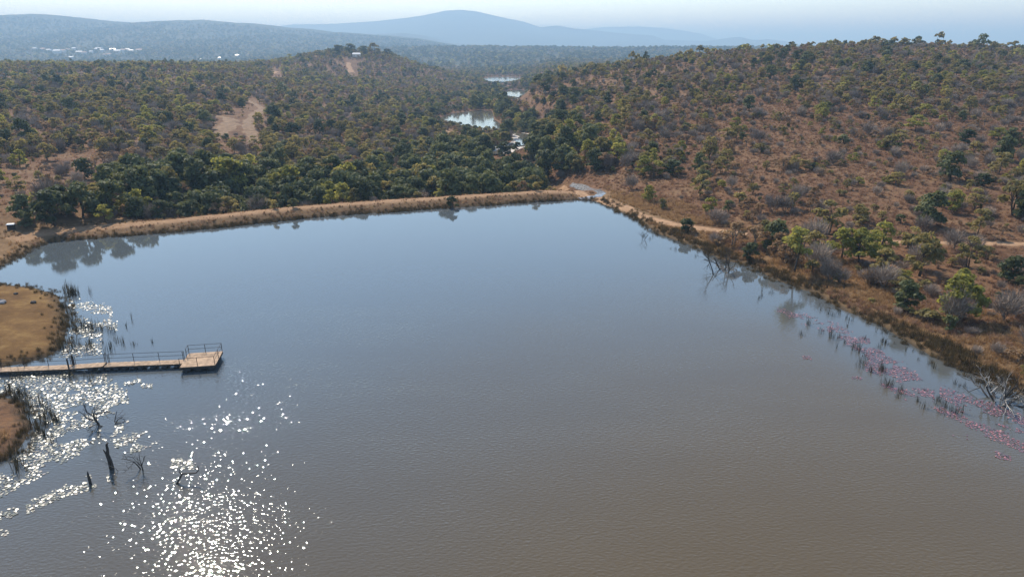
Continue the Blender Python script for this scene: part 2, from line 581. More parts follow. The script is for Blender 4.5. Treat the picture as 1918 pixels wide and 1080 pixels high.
m_pond, nt, out = new_mat('pond_water')
bs = N(nt, 'ShaderNodeBsdfPrincipled', Roughness=0.08, IOR=1.333)
bs.inputs['Base Color'].default_value = (0.09, 0.08, 0.065, 1)
tc = nt.nodes.new('ShaderNodeTexCoord')
bp = N(nt, 'ShaderNodeBump', Strength=0.08, Distance=0.1)
nt.links.new(noise(0.7, 3.0), bp.inputs['Height'])
nt.links.new(bp.outputs[0], bs.inputs['Normal'])
nt.links.new(bs.outputs[0], out.inputs[0])
for pl, zp in pond_world:
    c = pl.mean(0)
    d = pl - c
    pl2 = c + d * (1 + 2.0 / np.linalg.norm(d, axis=1))[:, None]
    tag(link('pond_water', mesh_from('pond_water', [(x, y, zp) for x, y in pl2], [tuple(range(len(pl2)))], m_pond)), kind='structure')

TRACKS = []

def near_track(x, y, d):
    hit = np.zeros(np.shape(x), bool)
    for pts, w in TRACKS:
        hit |= line_dist(pts, x, y) < w / 2 + d
    return hit

def ribbon(name, pts, widths, lift, mat, subdiv=6, jag=0.25, kind='structure', fixed_z=None, cross=3):
    """a strip draped on the terrain with uneven edges"""
    P = np.array(pts, float); W = np.array(widths, float)
    if name in ('dirt_track', 'spillway_stream'):
        TRACKS.append(([tuple(p) for p in P], float(W.mean())))
    t = np.arange(len(P)); tt = np.linspace(0, len(P) - 1, (len(P) - 1) * subdiv + 1)
    # catmull-like smoothing
    X = np.interp(tt, t, P[:, 0]); Y = np.interp(tt, t, P[:, 1]); Wd = np.interp(tt, t, W)
    for _ in range(2):
        X[1:-1] = (X[:-2] + 2 * X[1:-1] + X[2:]) / 4; Y[1:-1] = (Y[:-2] + 2 * Y[1:-1] + Y[2:]) / 4
    dx, dy = np.gradient(X), np.gradient(Y); L = np.hypot(dx, dy) + 1e-9
    nxv, nyv = -dy / L, dx / L
    V = []; n = cross + 1
    rows = []
    for k in range(n):
        f = k / cross * 2 - 1
        off = f * Wd / 2
        if k in (0, n - 1):
            off = off * (1 + jag * 2 * fbm(X, Y, 3.0, 3, 90 + k))
        xx, yy = X + nxv * off, Y + nyv * off
        zz = (height(xx, yy) + lift) if fixed_z is None else np.full_like(xx, fixed_z)
        if fixed_z is None and k in (0, n - 1):
            zz = zz - lift * 1.6
        rows.append(np.stack([xx, yy, zz], 1))
    V = np.concatenate(rows)
    m = len(X)
    F = [(k * m + i, k * m + i + 1, (k + 1) * m + i + 1, (k + 1) * m + i) for k in range(cross) for i in range(m - 1)]
    return tag(link(name, mesh_from(name, V, F, mat, True)), kind=kind)

ribbon('river', stream_pts, [6, 5, 5, 6, 5, 4, 3], 0, m_pond, fixed_z=STREAM_Z + 0.35, jag=0.5)
m_sand = plain('pale_river_sand', (0.42, 0.36, 0.30), 0.7, 0.25, 0.5, 0.3)
ribbon('river_bank', stream_pts, [8, 10, 13, 15, 14, 12, 9], 0, m_sand, fixed_z=STREAM_Z + 0.27, jag=0.5)

m_track = plain('sandy_track', (0.29, 0.175, 0.10), 0.95, 0.28, 1.2, 0.1)
m_clearing = plain('trampled_clearing', (0.185, 0.118, 0.072), 0.95, 0.35, 0.6, 0.1)
m_rock = plain('grey_rock', (0.30, 0.27, 0.25), 0.8, 0.35, 2.0, 0.3)
m_spill = plain('wet_spillway_rock', (0.17, 0.16, 0.155), 0.22, 0.6, 1.6, 0.6)
def px_line(pl):
    return [ground(px, py)[:2] for px, py in pl]
ribbon('dirt_track', px_line([(1050, 352), (1090, 366), (1130, 374), (1165, 388), (1200, 404), (1250, 419), (1300, 426), (1345, 432), (1400, 440)]),
       [3.2, 3.4, 4, 3.6, 3.0, 3.0, 3.0, 2.6, 1.8], 0.08, m_track, 8)
ribbon('dirt_track', px_line([(1640, 450), (1700, 455), (1780, 456), (1850, 457), (1918, 458), (2000, 460)]), [1.4, 2, 2.2, 2.4, 2.4, 2.4], 0.06, m_track, 8)
ribbon('spillway_stream', px_line([(1070, 346), (1090, 351), (1112, 356), (1128, 362), (1120, 368), (1100, 373), (1092, 378)]),
       [1.5, 2.6, 2.6, 2.2, 2.4, 4.0, 4.0], 0.10, m_spill, 8)
ribbon('dirt_track', px_line([(440, 180), (470, 190), (492, 203), (478, 215), (462, 228), (468, 245), (475, 262), (470, 275)]), [2, 4, 5, 5, 5, 6, 5, 3], 0.15, m_clearing, 6, 0.5)
ribbon('dirt_track', px_line([(400, 218), (430, 222), (425, 240), (410, 255)]), [5, 8, 9, 5], 0.12, m_clearing, 6, 0.6)
ribbon('dirt_track', px_line([(652, 118), (655, 128), (660, 137)]), [6, 9, 9], 0.3, m_track, 6, 0.5)
ribbon('dirt_track', px_line([(514, 134), (520, 139)]), [8, 8], 0.3, m_track, 6, 0.5)
ribbon('dirt_track', px_line([(835, 246), (850, 252), (868, 257)]), [3, 4, 3], 0.3, m_track, 6, 0.5)

# ------------------------------------------------------------------ far hills
m_hill, nt, out = new_mat('bush_covered_hill')
tc = nt.nodes.new('ShaderNodeTexCoord')
r1 = ramp(nt, [(0.35, (0.030, 0.038, 0.020)), (0.5, (0.070, 0.068, 0.038)), (0.68, (0.13, 0.095, 0.06))])
nt.links.new(noise(0.045, 10.0, 0.75), r1.inputs[0])
r2 = ramp(nt, [(0.35, (0.6, 0.6, 0.6)), (0.65, (1.2, 1.2, 1.2))])
nt.links.new(noise(0.004, 5.0, 0.6), r2.inputs[0])
hc = mixrgb(nt, 1.0, r1.outputs[0], r2.outputs[0], 'MULTIPLY')
bs = N(nt, 'ShaderNodeBsdfPrincipled', Roughness=0.95)
bs.inputs['Specular IOR Level'].default_value = 0.05
nt.links.new(hc, bs.inputs['Base Color'])
bp = N(nt, 'ShaderNodeBump', Strength=1.0, Distance=6.0)
nt.links.new(noise(0.05, 8.0, 0.7), bp.inputs['Height'])
nt.links.new(bp.outputs[0], bs.inputs['Normal'])
nt.links.new(bs.outputs[0], out.inputs[0])

class Hill:
    def __init__(s, sky_px, crest_y, front_y, back_y, base, rough, seed):
        s.cy, s.fy, s.by, s.base, s.rough, s.seed = crest_y, front_y, back_y, base, rough, seed
        s.a = []; s.z = []
        for px, py in sky_px:
            u, f, d = ray(px, py)
            s.a.append(u / f * 1.0); s.z.append(CAM_H - d / f * crest_y)
    def z_at(s, x, y):
        a = x / s.cy                                   # ridge runs across the view: profile by x at the crest
        cr = np.interp(a, s.a, s.z)
        cr = cr + s.rough * fbm(x, y * 0 + s.seed * 7.7, s.cy * 0.03, 4, s.seed)
        t = np.where(y < s.cy, (y - s.fy) / (s.cy - s.fy), (s.by - y) / (s.by - s.cy))
        t = np.clip(t, 0, 1)
        prof = np.where(y < s.cy, t ** 1.25, np.sin(t * math.pi / 2))
        spur = s.rough * 3.5 * fbm(x, y * 0.45, s.cy * 0.09, 5, s.seed + 3) * np.sin(np.clip(t, 0, 1) * math.pi)
        return s.base + (cr - s.base) * prof + spur
    def build(s, nxs=260, nys=70):
        lo, hi = s.a[0] * s.cy, s.a[-1] * s.cy
        x = np.linspace(lo, hi, nxs); y = np.concatenate([np.linspace(s.fy, s.cy, nys), np.linspace(s.cy, s.by, 14)[1:]])
        X, Y = np.meshgrid(x, y)
        Z = s.z_at(X.ravel(), Y.ravel())
        end = np.minimum(sstep(0, 0.04, (X.ravel() - lo) / (hi - lo)), sstep(0, 0.04, (hi - X.ravel()) / (hi - lo)))
        Z = s.base + (Z - s.base) * end
        V = np.stack([X.ravel(), Y.ravel(), Z], 1)
        q = np.arange(X.size).reshape(X.shape)
        F = np.stack([q[:-1, :-1].ravel(), q[:-1, 1:].ravel(), q[1:, 1:].ravel(), q[1:, :-1].ravel()], 1)
        tag(link('hill', mesh_from('hill', V, F, m_hill, True)), kind='structure')

left_hill = Hill([(-900, 90), (-700, 60), (-400, 34), (-100, 26), (0, 28), (60, 27), (110, 29), (150, 34), (190, 39), (240, 42), (300, 40), (380, 38), (430, 43),
                  (480, 45), (540, 52), (600, 57), (660, 62), (720, 66), (780, 72), (840, 82), (900, 92)], 4200, 2000, 6000, -16, 5, 1)
hills = [left_hill,
         Hill([(560, 100), (700, 93), (800, 90), (900, 90), (1000, 91), (1100, 92), (1250, 92), (1400, 91), (1500, 92), (1700, 94), (2300, 95)], 2500, 1500, 4000, -16, 2.5, 2),
         Hill([(480, 92), (560, 75), (640, 63), (700, 65), (760, 62), (800, 68), (840, 80), (880, 84), (960, 88)], 6200, 4600, 7600, -16, 6, 3),
         Hill([(380, 80), (480, 55), (540, 47), (600, 45), (650, 43), (700, 40), (760, 34), (800, 27), (835, 21), (862, 18), (890, 21), (925, 29), (960, 36), (985, 42),
               (1010, 51), (1060, 58), (1110, 63), (1160, 68), (1230, 74), (1320, 80), (1420, 86)], 9000, 6200, 12000, -16, 10, 4),
         Hill([(900, 84), (980, 62), (1020, 50), (1045, 48), (1065, 52), (1110, 57), (1160, 62), (1205, 65), (1225, 67), (1245, 75), (1330, 77), (1360, 74), (1385, 69), (1408, 75),
               (1440, 74), (1470, 77), (1500, 84), (1560, 88)], 8800, 7700, 10800, -16, 5, 5),
         Hill([(960, 80), (1050, 60), (1120, 52), (1200, 50), (1255, 54), (1310, 63), (1345, 74), (1400, 84)], 12000, 10600, 14500, -16, 6, 6)]
for hll in hills:
    hll.build()

# ------------------------------------------------------------------ plants: shapes
def leaves_mesh(name, mat, rng, clumps, per, size, flat=0.0, aspect=1.7):
    """clumps: list of (cx,cy,cz,rx,rz). Leaf sprays spread over and through the clumps."""
    V = []
    for cx, cy, cz, rx, rz in clumps:
        n = per
        d = rng.normal(size=(n, 3)); d /= np.linalg.norm(d, axis=1)[:, None]
        d[:, 2] = np.where(d[:, 2] < -0.35, -d[:, 2], d[:, 2])
        rad = rng.uniform(0.55, 1.08, n)[:, None]
        p = np.array([cx, cy, cz]) + d * rad * np.array([rx, rx, rz])
        nn = d * 0.8 + rng.normal(size=(n, 3)) * 0.55
        nn[:, 2] += flat
        nn /= np.linalg.norm(nn, axis=1)[:, None]
        t = np.cross(nn, rng.normal(size=(n, 3))); t /= np.linalg.norm(t, axis=1)[:, None]
        b = np.cross(nn, t)
        s = (size * rng.uniform(0.6, 1.4, n))[:, None]
        quad = np.stack([p - t * s * aspect * 0.5, p + b * s * 0.5 + nn * s * 0.12, p + t * s * aspect * 0.5, p - b * s * 0.5 + nn * s * 0.12], 1)
        V.append(quad.reshape(-1, 3))
    V = np.concatenate(V)
    F = np.arange(len(V)).reshape(-1, 4)
    return mesh_from(name, V, F, mat)

def crown_clumps(rng, n, w, h0, h1, cr, umbrella=False):
    """clump centres filling a crown between heights h0 and h1, half width w"""
    out = []
    for i in range(n):
        a = rng.uniform(0, 2 * math.pi)
        t = rng.uniform(0, 1) ** 0.8
        z = h0 + (h1 - h0) * t
        env = math.sin(math.pi * min(1, 0.28 + 0.62 * t)) if not umbrella else (0.55 + 0.45 * t)
        r = w * env * math.sqrt(rng.uniform(0.15, 1))
        k = cr * rng.uniform(0.7, 1.25)
        out.append((r * math.cos(a), r * math.sin(a), z, k, k * rng.uniform(0.6, 0.85)))
    return out

def trunk_mesh(name, mat, rng, h, r, clumps, nlimb=5, multi=1):
    mb = MB()
    for k in range(multi):
        bx, by = (rng.normal() * 0.12 * (multi > 1), rng.normal() * 0.12 * (multi > 1))
        lean = rng.normal(size=2) * 0.10 * h * (1.5 if multi > 1 else 1)
        top = Vector((bx + lean[0], by + lean[1], h))
        mid = Vector((bx + lean[0] * 0.35 + rng.normal() * .06 * h, by + lean[1] * 0.35 + rng.normal() * .06 * h, h * 0.5))
        mb.tube([(bx, by, -0.25), mid, top], [r * 1.25, r * 0.85, r * 0.5], 6)
        sel = rng.choice(len(clumps), min(nlimb, len(clumps)), replace=False)
        for j in sel:
            c = clumps[j]
            s0 = mid.lerp(top, rng.uniform(0.1, 1.0))
            e = Vector((c[0], c[1], c[2]))
            m = s0.lerp(e, 0.5) + Vector((rng.normal() * .15, rng.normal() * .15, rng.uniform(0, .35)))
            mb.tube([s0, m, e], [r * 0.5, r * 0.33, r * 0.13], 4)
    return mb.mesh(name, mat, True)

def branch(mb, rng, p, d, L, r, depth, spread=0.75, up=0.12, sides=5, kids=(2, 4), shrink=(0.55, 0.8)):
    """a crooked bare branch that forks"""
    pts = [p.copy()]; rad = [r]
    q = p.copy(); dd = d.normalized()
    seg = 3
    for i in range(seg):
        dd = (dd + Vector(rng.normal(size=3)) * 0.22 + Vector((0, 0, up))).normalized()
        q = q + dd * (L / seg)
        pts.append(q.copy()); rad.append(r * (1 - 0.45 * (i + 1) / seg))
    mb.tube(pts, rad, max(3, sides), cap=depth == 0)
    if depth <= 0:
        return
    for k in range(rng.integers(kids[0], kids[1] + 1)):
        t = rng.uniform(0.35, 1.0)
        i = min(seg - 1, int(t * seg)); f = t * seg - i
        s = pts[i].lerp(pts[i + 1], f)
        nd = (dd + Vector(rng.normal(size=3)) * spread + Vector((0, 0, up))).normalized()
        branch(mb, rng, s, nd, L * rng.uniform(*shrink), r * 0.5 * rng.uniform(0.8, 1.15), depth - 1, spread, up, sides - 1, kids, shrink)

def twig_mesh(name, mat, rng, w, h, n, width=0.03, base=0.25):
    """a bare twiggy crown: many thin crooked twigs fanning out"""
    V = []
    for i in range(n):
        a = rng.uniform(0, 2 * math.pi); t = rng.uniform(0, 1)
        rr = w * math.sqrt(rng.uniform(0.02, 1))
        z1 = h * (base + (1 - base) * rng.uniform(0.3, 1) * math.sqrt(max(0.05, 1 - 0.6 * (rr / w) ** 2)))
        e = np.array([rr * math.cos(a), rr * math.sin(a), z1])
        s = e * np.array([0.45, 0.45, 0.55]) + rng.normal(size=3) * 0.08 * w
        m = (s + e) / 2 + rng.normal(size=3) * 0.10 * w
        d = e - s; sd = np.cross(d, rng.normal(size=3)); sd /= np.linalg.norm(sd) + 1e-9
        wd = width * rng.uniform(0.6, 1.5)
        V += [s - sd * wd, m - sd * wd * .8, m + sd * wd * .8, s + sd * wd]
        V += [m - sd * wd * .8, e - sd * wd * .3, e + sd * wd * .3, m + sd * wd * .8]
    V = np.array(V)
    return mesh_from(name, V, np.arange(len(V)).reshape(-1, 4), mat)

m_bark = plain('dark_bark', (0.075, 0.058, 0.045), 0.9, 0.3, 6)
m_greybark = plain('grey_bark', (0.15, 0.125, 0.105), 0.9, 0.3, 6)
m_deadwood = plain('wet_dead_wood', (0.045, 0.036, 0.030), 0.75, 0.35, 6)
m_bleached = plain('bleached_dead_wood', (0.34, 0.31, 0.28), 0.8, 0.3, 5)
m_ever = leaf_mat('evergreen_leaf', (0.058, 0.068, 0.035), (0.150, 0.156, 0.070), 0.35, 0.12, 0.65)
m_olive = leaf_mat('olive_leaf', (0.165, 0.142, 0.066), (0.310, 0.250, 0.108), 0.5)
m_lime = leaf_mat('lime_leaf', (0.200, 0.196, 0.058), (0.330, 0.305, 0.098), 0.55)
m_russet = leaf_mat('russet_leaf', (0.20, 0.128, 0.075), (0.34, 0.225, 0.125), 0.45, tint=(1.1, 1.0, 0.85))
m_twig = leaf_mat('bare_twig', (0.20, 0.156, 0.125), (0.37, 0.29, 0.225), 0.0, 0.1, 0.9)
m_shore = leaf_mat('shore_sedge', (0.055, 0.042, 0.022), (0.130, 0.092, 0.045), 0.3, tint=(1.1, 1.0, 0.8))
m_reed = leaf_mat('reed_blade', (0.030, 0.028, 0.018), (0.070, 0.055, 0.034), 0.2)
m_tuft = leaf_mat('dry_grass_blade', (0.20, 0.120, 0.062), (0.42, 0.28, 0.15), 0.45, tint=(1.1, 1.0, 0.85))

def make_kind(kind, k, lod):
    """returns (trunk mesh or None, crown mesh, height) for one plant shape"""
    rng = np.random.default_rng(100 * k + {'ever': 1, 'olive': 2, 'lime': 3, 'russet': 4, 'bare': 5, 'bush': 6, 'lone': 7}[kind] + 1000 * lod)
    lo = lod == 1
    if kind == 'ever':
        h = 6.0; cl = crown_clumps(rng, 9 if lo else 22, 2.3, 0.9, 5.2, 1.15 if lo else 0.95)
        cr = leaves_mesh('crown', m_ever, rng, cl, 12 if lo else 52, 0.95 if lo else 0.40, 0.3)
        tr = trunk_mesh('trunk', m_bark, rng, 3.0, 0.17, cl, 2 if lo else 5)
    elif kind == 'olive':
        h = 5.0; cl = crown_clumps(rng, 9 if lo else 20, 2.0, 1.0, 4.6, 0.85 if lo else 0.66)
        cr = leaves_mesh('crown', m_olive, rng, cl, 9 if lo else 40, 0.75 if lo else 0.29, 0.2)
        tr = trunk_mesh('trunk', m_bark, rng, 2.8, 0.11, cl, 3 if lo else 7, 1 if k % 2 else 2)
    elif kind == 'lime':
        h = 5.0; cl = crown_clumps(rng, 9 if lo else 22, 2.0, 0.8, 4.5, 0.95 if lo else 0.75)
        cr = leaves_mesh('crown', m_lime, rng, cl, 9 if lo else 44, 0.8 if lo else 0.30, 0.2)
        tr = trunk_mesh('trunk', m_bark, rng, 2.8, 0.12, cl, 2 if lo else 6)
    elif kind == 'russet':
        h = 3.6; cl = crown_clumps(rng, 7 if lo else 15, 1.6, 0.9, 3.2, 0.7 if lo else 0.55)
        cr = leaves_mesh('crown', m_russet, rng, cl, 8 if lo else 34, 0.65 if lo else 0.25, 0.1)
        tr = trunk_mesh('trunk', m_greybark, rng, 1.8, 0.09, cl, 3 if lo else 7, 2)
    elif kind == 'bare':
        h = 4.0
        cr = twig_mesh('crown', m_twig, rng, 1.9, 4.0, 90 if lo else 420, 0.075 if lo else 0.026)
        mb = MB()
        for j in range(2 if lo else 4):
            branch(mb, rng, Vector((rng.normal() * .1, rng.normal() * .1, -.2)), Vector((rng.normal() * .45, rng.normal() * .45, 1)), 1.9, 0.075, 0 if lo else 2, 0.8, 0.12, 4)
        tr = mb.mesh('trunk', m_greybark, True)
    elif kind == 'bush':
        h = 2.0; cl = crown_clumps(rng, 5 if lo else 11, 0.85, 0.35, 1.7, 0.55 if lo else 0.42)
        cr = leaves_mesh('crown', m_ever if k % 2 else m_olive, rng, cl, 8 if lo else 36, 0.5 if lo else 0.20, 0.2)
        tr = trunk_mesh('trunk', m_bark, rng, 0.9, 0.06, cl, 2 if lo else 4, 2)
    elif kind == 'lone':
        h = 6.5; cl = crown_clumps(rng, 20, 1.7, 3.2, 6.0, 0.7)
        cr = leaves_mesh('crown', m_lime, rng, cl, 44, 0.28, 0.2)
        tr = trunk_mesh('trunk', m_bark, rng, 4.0, 0.14, cl, 8)
    return tr, cr, h

KINDS = {}
FAR = {}
for kd, nv in (('ever', 4), ('olive', 4), ('lime', 3), ('russet', 3), ('bare', 4), ('bush', 4)):
    KINDS[kd] = [make_kind(kd, k, 0) for k in range(nv)]
    FAR[kd] = [make_kind(kd, k + 20, 1) for k in range(3)]
KINDS['lone'] = [make_kind('lone', 0, 0)]

# joined single-mesh copies of the shapes for the masses that nobody could count
def joined(tr, cr, name):
    V = []; F = []; mi = []; mats = []
    for me in (tr, cr):
        o = len(V)
        V += [v.co[:] for v in me.vertices]
        F += [tuple(i + o for i in p.vertices) for p in me.polygons]
        mats.append(me.materials[0]); mi += [len(mats) - 1] * len(me.polygons)
    me = mesh_from(name, V, F)
    for m in mats:
        me.materials.append(m)
    me.polygons.foreach_set('material_index', np.array(mi, np.int32))
    return me

def proto_collection(name, meshes):
    c = bpy.data.collections.new(name)
    for i, me in enumerate(meshes):
        o = bpy.data.objects.new(f'{name}_{i:02d}', me)
        c.objects.link(o)
    return c

def scatter(name, coll, pts, scale, rot, index, tilt=None):
    """one object whose geometry nodes place instances of the plants in coll at the given points"""
    me = bpy.data.meshes.new(name)
    P = np.asarray(pts, np.float32)
    me.vertices.add(len(P)); me.vertices.foreach_set('co', P.ravel())
    a = me.attributes.new('sc', 'FLOAT_VECTOR', 'POINT'); a.data.foreach_set('vector', np.asarray(scale, np.float32).ravel())
    R = np.zeros((len(P), 3), np.float32); R[:, 2] = rot
    if tilt is not None:
        R[:, :2] = tilt
    a = me.attributes.new('ro', 'FLOAT_VECTOR', 'POINT'); a.data.foreach_set('vector', R.ravel())
    a = me.attributes.new('ix', 'INT', 'POINT'); a.data.foreach_set('value', np.asarray(index, np.int32))
    o = link(name, me)
    ng = bpy.data.node_groups.new(name + '_scatter', 'GeometryNodeTree')
    ng.interface.new_socket('Geometry', in_out='INPUT', socket_type='NodeSocketGeometry')
    ng.interface.new_socket('Geometry', in_out='OUTPUT', socket_type='NodeSocketGeometry')
    gi = ng.nodes.new('NodeGroupInput'); go = ng.nodes.new('NodeGroupOutput')
    ip = ng.nodes.new('GeometryNodeInstanceOnPoints')
    ci = ng.nodes.new('GeometryNodeCollectionInfo')
    ci.inputs['Collection'].default_value = coll
    ci.inputs['Separate Children'].default_value = True
    ci.inputs['Reset Children'].default_value = True
    ng.links.new(gi.outputs[0], ip.inputs['Points'])
    ng.links.new(ci.outputs[0], ip.inputs['Instance'])
    ip.inputs['Pick Instance'].default_value = True
    for nm, ty, sk in (('sc', 'FLOAT_VECTOR', 'Scale'), ('ro', 'FLOAT_VECTOR', 'Rotation'), ('ix', 'INT', 'Instance Index')):
        na = ng.nodes.new('GeometryNodeInputNamedAttribute')
        na.data_type = ty; na.inputs['Name'].default_value = nm
        ng.links.new(na.outputs[0], ip.inputs[sk])
    ng.links.new(ip.outputs[0], go.inputs[0])
    md = o.modifiers.new('scatter', 'NODES'); md.node_group = ng
    return o

# ------------------------------------------------------------------ plants: where they grow
rng = np.random.default_rng(5)
def candidates(n, y0, y1, amax=0.82):
    u = rng.uniform(0, 1, n)
    y = np.sqrt(y0 ** 2 + u * (y1 ** 2 - y0 ** 2))
    x = rng.uniform(-amax, amax, n) * y
    return x, y

# openings in the bush, as outlines on the photo: (polygon, keep probability)
CLEAR_PX = [
    ([(-80, 405), (20, 418), (75, 430), (75, 470), (0, 505), (-80, 505)], 0.0),
    ([(825, 216), (900, 208), (922, 210), (926, 226), (946, 240), (930, 246), (880, 238), (835, 228)], 0.0),
    ([(905, 141), (978, 141), (976, 152), (905, 154)], 0.0),
    ([(940, 165), (995, 165), (985, 182), (955, 186)], 0.0),
    ([(950, 242), (998, 247), (1000, 272), (962, 288), (908, 298), (918, 282), (948, 270), (972, 262)], 0.04),
    ([(400, 210), (450, 205), (470, 185), (510, 200), (490, 265), (460, 285), (405, 262)], 0.22),
    ([(0, 310), (85, 320), (75, 345), (30, 375), (0, 420)], 0.06),
    ([(100, 285), (200, 290), (215, 330), (140, 335), (90, 325)], 0.18),
    ([(1040, 335), (1140, 320), (1300, 350), (1400, 430), (1200, 400), (1100, 378), (1010, 370)], 0.05),
    ([(645, 112), (668, 112), (672, 140), (650, 140)], 0.0),
    ([(508, 130), (528, 130), (528, 141), (510, 141)], 0.0),
]
CLEAR = [(np.array(pl, float), k) for pl, k in CLEAR_PX]

def veg(n, y0, y1, amax=0.82, rect=None):
    x, y = candidates(n, y0, y1, amax)
    if rect:                                     # the near end of the right bank, beside the camera
        x = rng.uniform(rect[0], rect[1], n); y = rng.uniform(y0, y1, n)
    s, par = lake_sdf(x, y)
    ok = (s > 2.5)
    dam_zone = (par < N_DAM - 0.8) & (par > 0.02)
    ok &= ~(dam_zone & (s < 11.5))
    sp, _ = poly_sdf(np.array(spit_poly), x, y)
    ok &= sp > 3
    ok &= ~((x < -30) & (x > -72) & (y < 92))
    for pl, zp in pond_world:
        q, _ = poly_sdf(pl, x, y); ok &= q > 3.0
    ok &= line_dist(stream_pts, x, y) > 5
    ok &= ~near_track(x, y, 0.8)
    x, y, s, par = x[ok], y[ok], s[ok], par[ok]
    z = height(x, y)
    px, py, dep = project(x, y, z)
    return x, y, z, s, par, px, py, dep

def openness(px, py, dep, tall):
    keep = np.ones(len(px))
    for pl, kp in CLEAR:
        hit = np.zeros(len(px), bool)
        for f in (0, 0.35, 0.7, 1.0):
            a, _ = poly_sdf(pl, px, py - f * tall * FPX / dep); hit |= a < 0
        keep = np.where(hit, keep * kp, keep)
    return keep

def species(x, y, z, s, par, px, py):
    """density factor and kind per point"""
    n = len(x)
    xc = valley_x(y)
    right = (x > xc + 0.02 * y + 6)
    rip = np.exp(-((x - xc) / (18 + 0.04 * y)) ** 2)                    # valley floor thicket
    behind = (~right) & (y < 215) & (x > -84)                              # forest below the dam
    rip = rip * np.where(y > 250, 0.6, 1.0)
    forest = np.clip(np.where(behind, 1 - sstep(150, 215, y - 0.25 * (x + 40)), 0) + rip * (y > 140), 0, 1)
    patch = fbm(x, y, 38, 3, 201)
    fine = fbm(x, y, 13, 3, 207)
    near_r = right * (1 - sstep(130, 240, y + 0.15 * x))
    dens = 0.38 + 0.85 * patch + 0.45 * fine
    dens = np.where(near_r > 0, dens * (1 - 0.72 * near_r) + near_r * 0.25 * np.clip(fine * 2.5, -.2, 1.2), dens)
    dens = np.where(right & (y > 110) & (y < 420), dens * 0.82, dens)
    dens = np.clip(dens, np.where(y > 250, np.where(right, 0.26, 0.34), 0.04), 1)
    dens = np.maximum(dens, forest * 0.95)
    dens = np.maximum(dens, 0.95 * np.exp(-((x - KNOLL[0]) / 130) ** 2 - ((y - KNOLL[1]) / 190) ** 2))
    dens = np.where(y > 560, np.maximum(dens, 0.45), dens)
    shore_th = right & (s > 3) & (s < 16) & (y > 70) & (y < 104)
    dens = np.where(shore_th, np.maximum(dens, 0.35), dens)
    u = rng.uniform(0, 1, n)
    c = fbm(x, y, 26, 3, 301)
    pe = np.clip(0.05 + 0.50 * forest + 0.14 * c, 0.02, 0.7)
    pe = np.where(right & (y < 300), pe * 0.35, pe)
    po = 0.24 + 0.12 * c
    pl = np.clip(0.07 + 0.30 * (fbm(x, y, 30, 2, 333) - 0.12), 0.03, 0.4)
    pr = np.where(right, 0.32, 0.24)
    pb = np.where(forest > 0.5, 0.14, 0.42)
    ps = np.where(right, 0.16, 0.08)
    W = np.stack([pe, po, pl, pr, pb, ps]); W = W / W.sum(0); cw = np.cumsum(W, 0)
    kind = (u[None] > cw).sum(0)
    size = (0.42 + 0.75 * rng.beta(2, 2, n)) * np.where(right & (y > 120), 0.88, 1.0)
    size = np.where(forest > 0.5, size * 1.25, size)
    size = np.where(right & (y > 430) & (y < 500) & (rng.uniform(0, 1, n) < 0.16) & (kind < 2), size * 1.7, size)
    size = np.where((par < N_DAM - 0.8) & (s < 20), size * 0.8, size)
    return dens, kind, size

KN = ['ever', 'olive', 'lime', 'russet', 'bare', 'bush']
trees = []                                      # (x,y,z,kind,size,px,py,apparent)
for n, y0, y1, am, rect in ((25000, 50, 330, 1.28, None), (62000, 330, 760, 1.2, None), (110000, 760, 1500, 0.95, None), (2600, -60, 60, 1, (45, 200))):
    x, y, z, s, par, px, py, dep = veg(n, y0, y1, am, rect)
    dens, kind, size = species(x, y, z, s, par, px, py)
    keep = openness(px, py, dep, np.array([6.0, 5.0, 5.0, 3.6, 4.0, 2.0])[kind] * size)
    ok = rng.uniform(0, 1, len(x)) < dens * keep
    for a in zip(x[ok], y[ok], z[ok], kind[ok], size[ok], px[ok], py[ok], dep[ok]):
        trees.append(a)
trees = np.array(trees)
HT = np.array([6.0, 5.0, 5.0, 3.6, 4.0, 2.0])

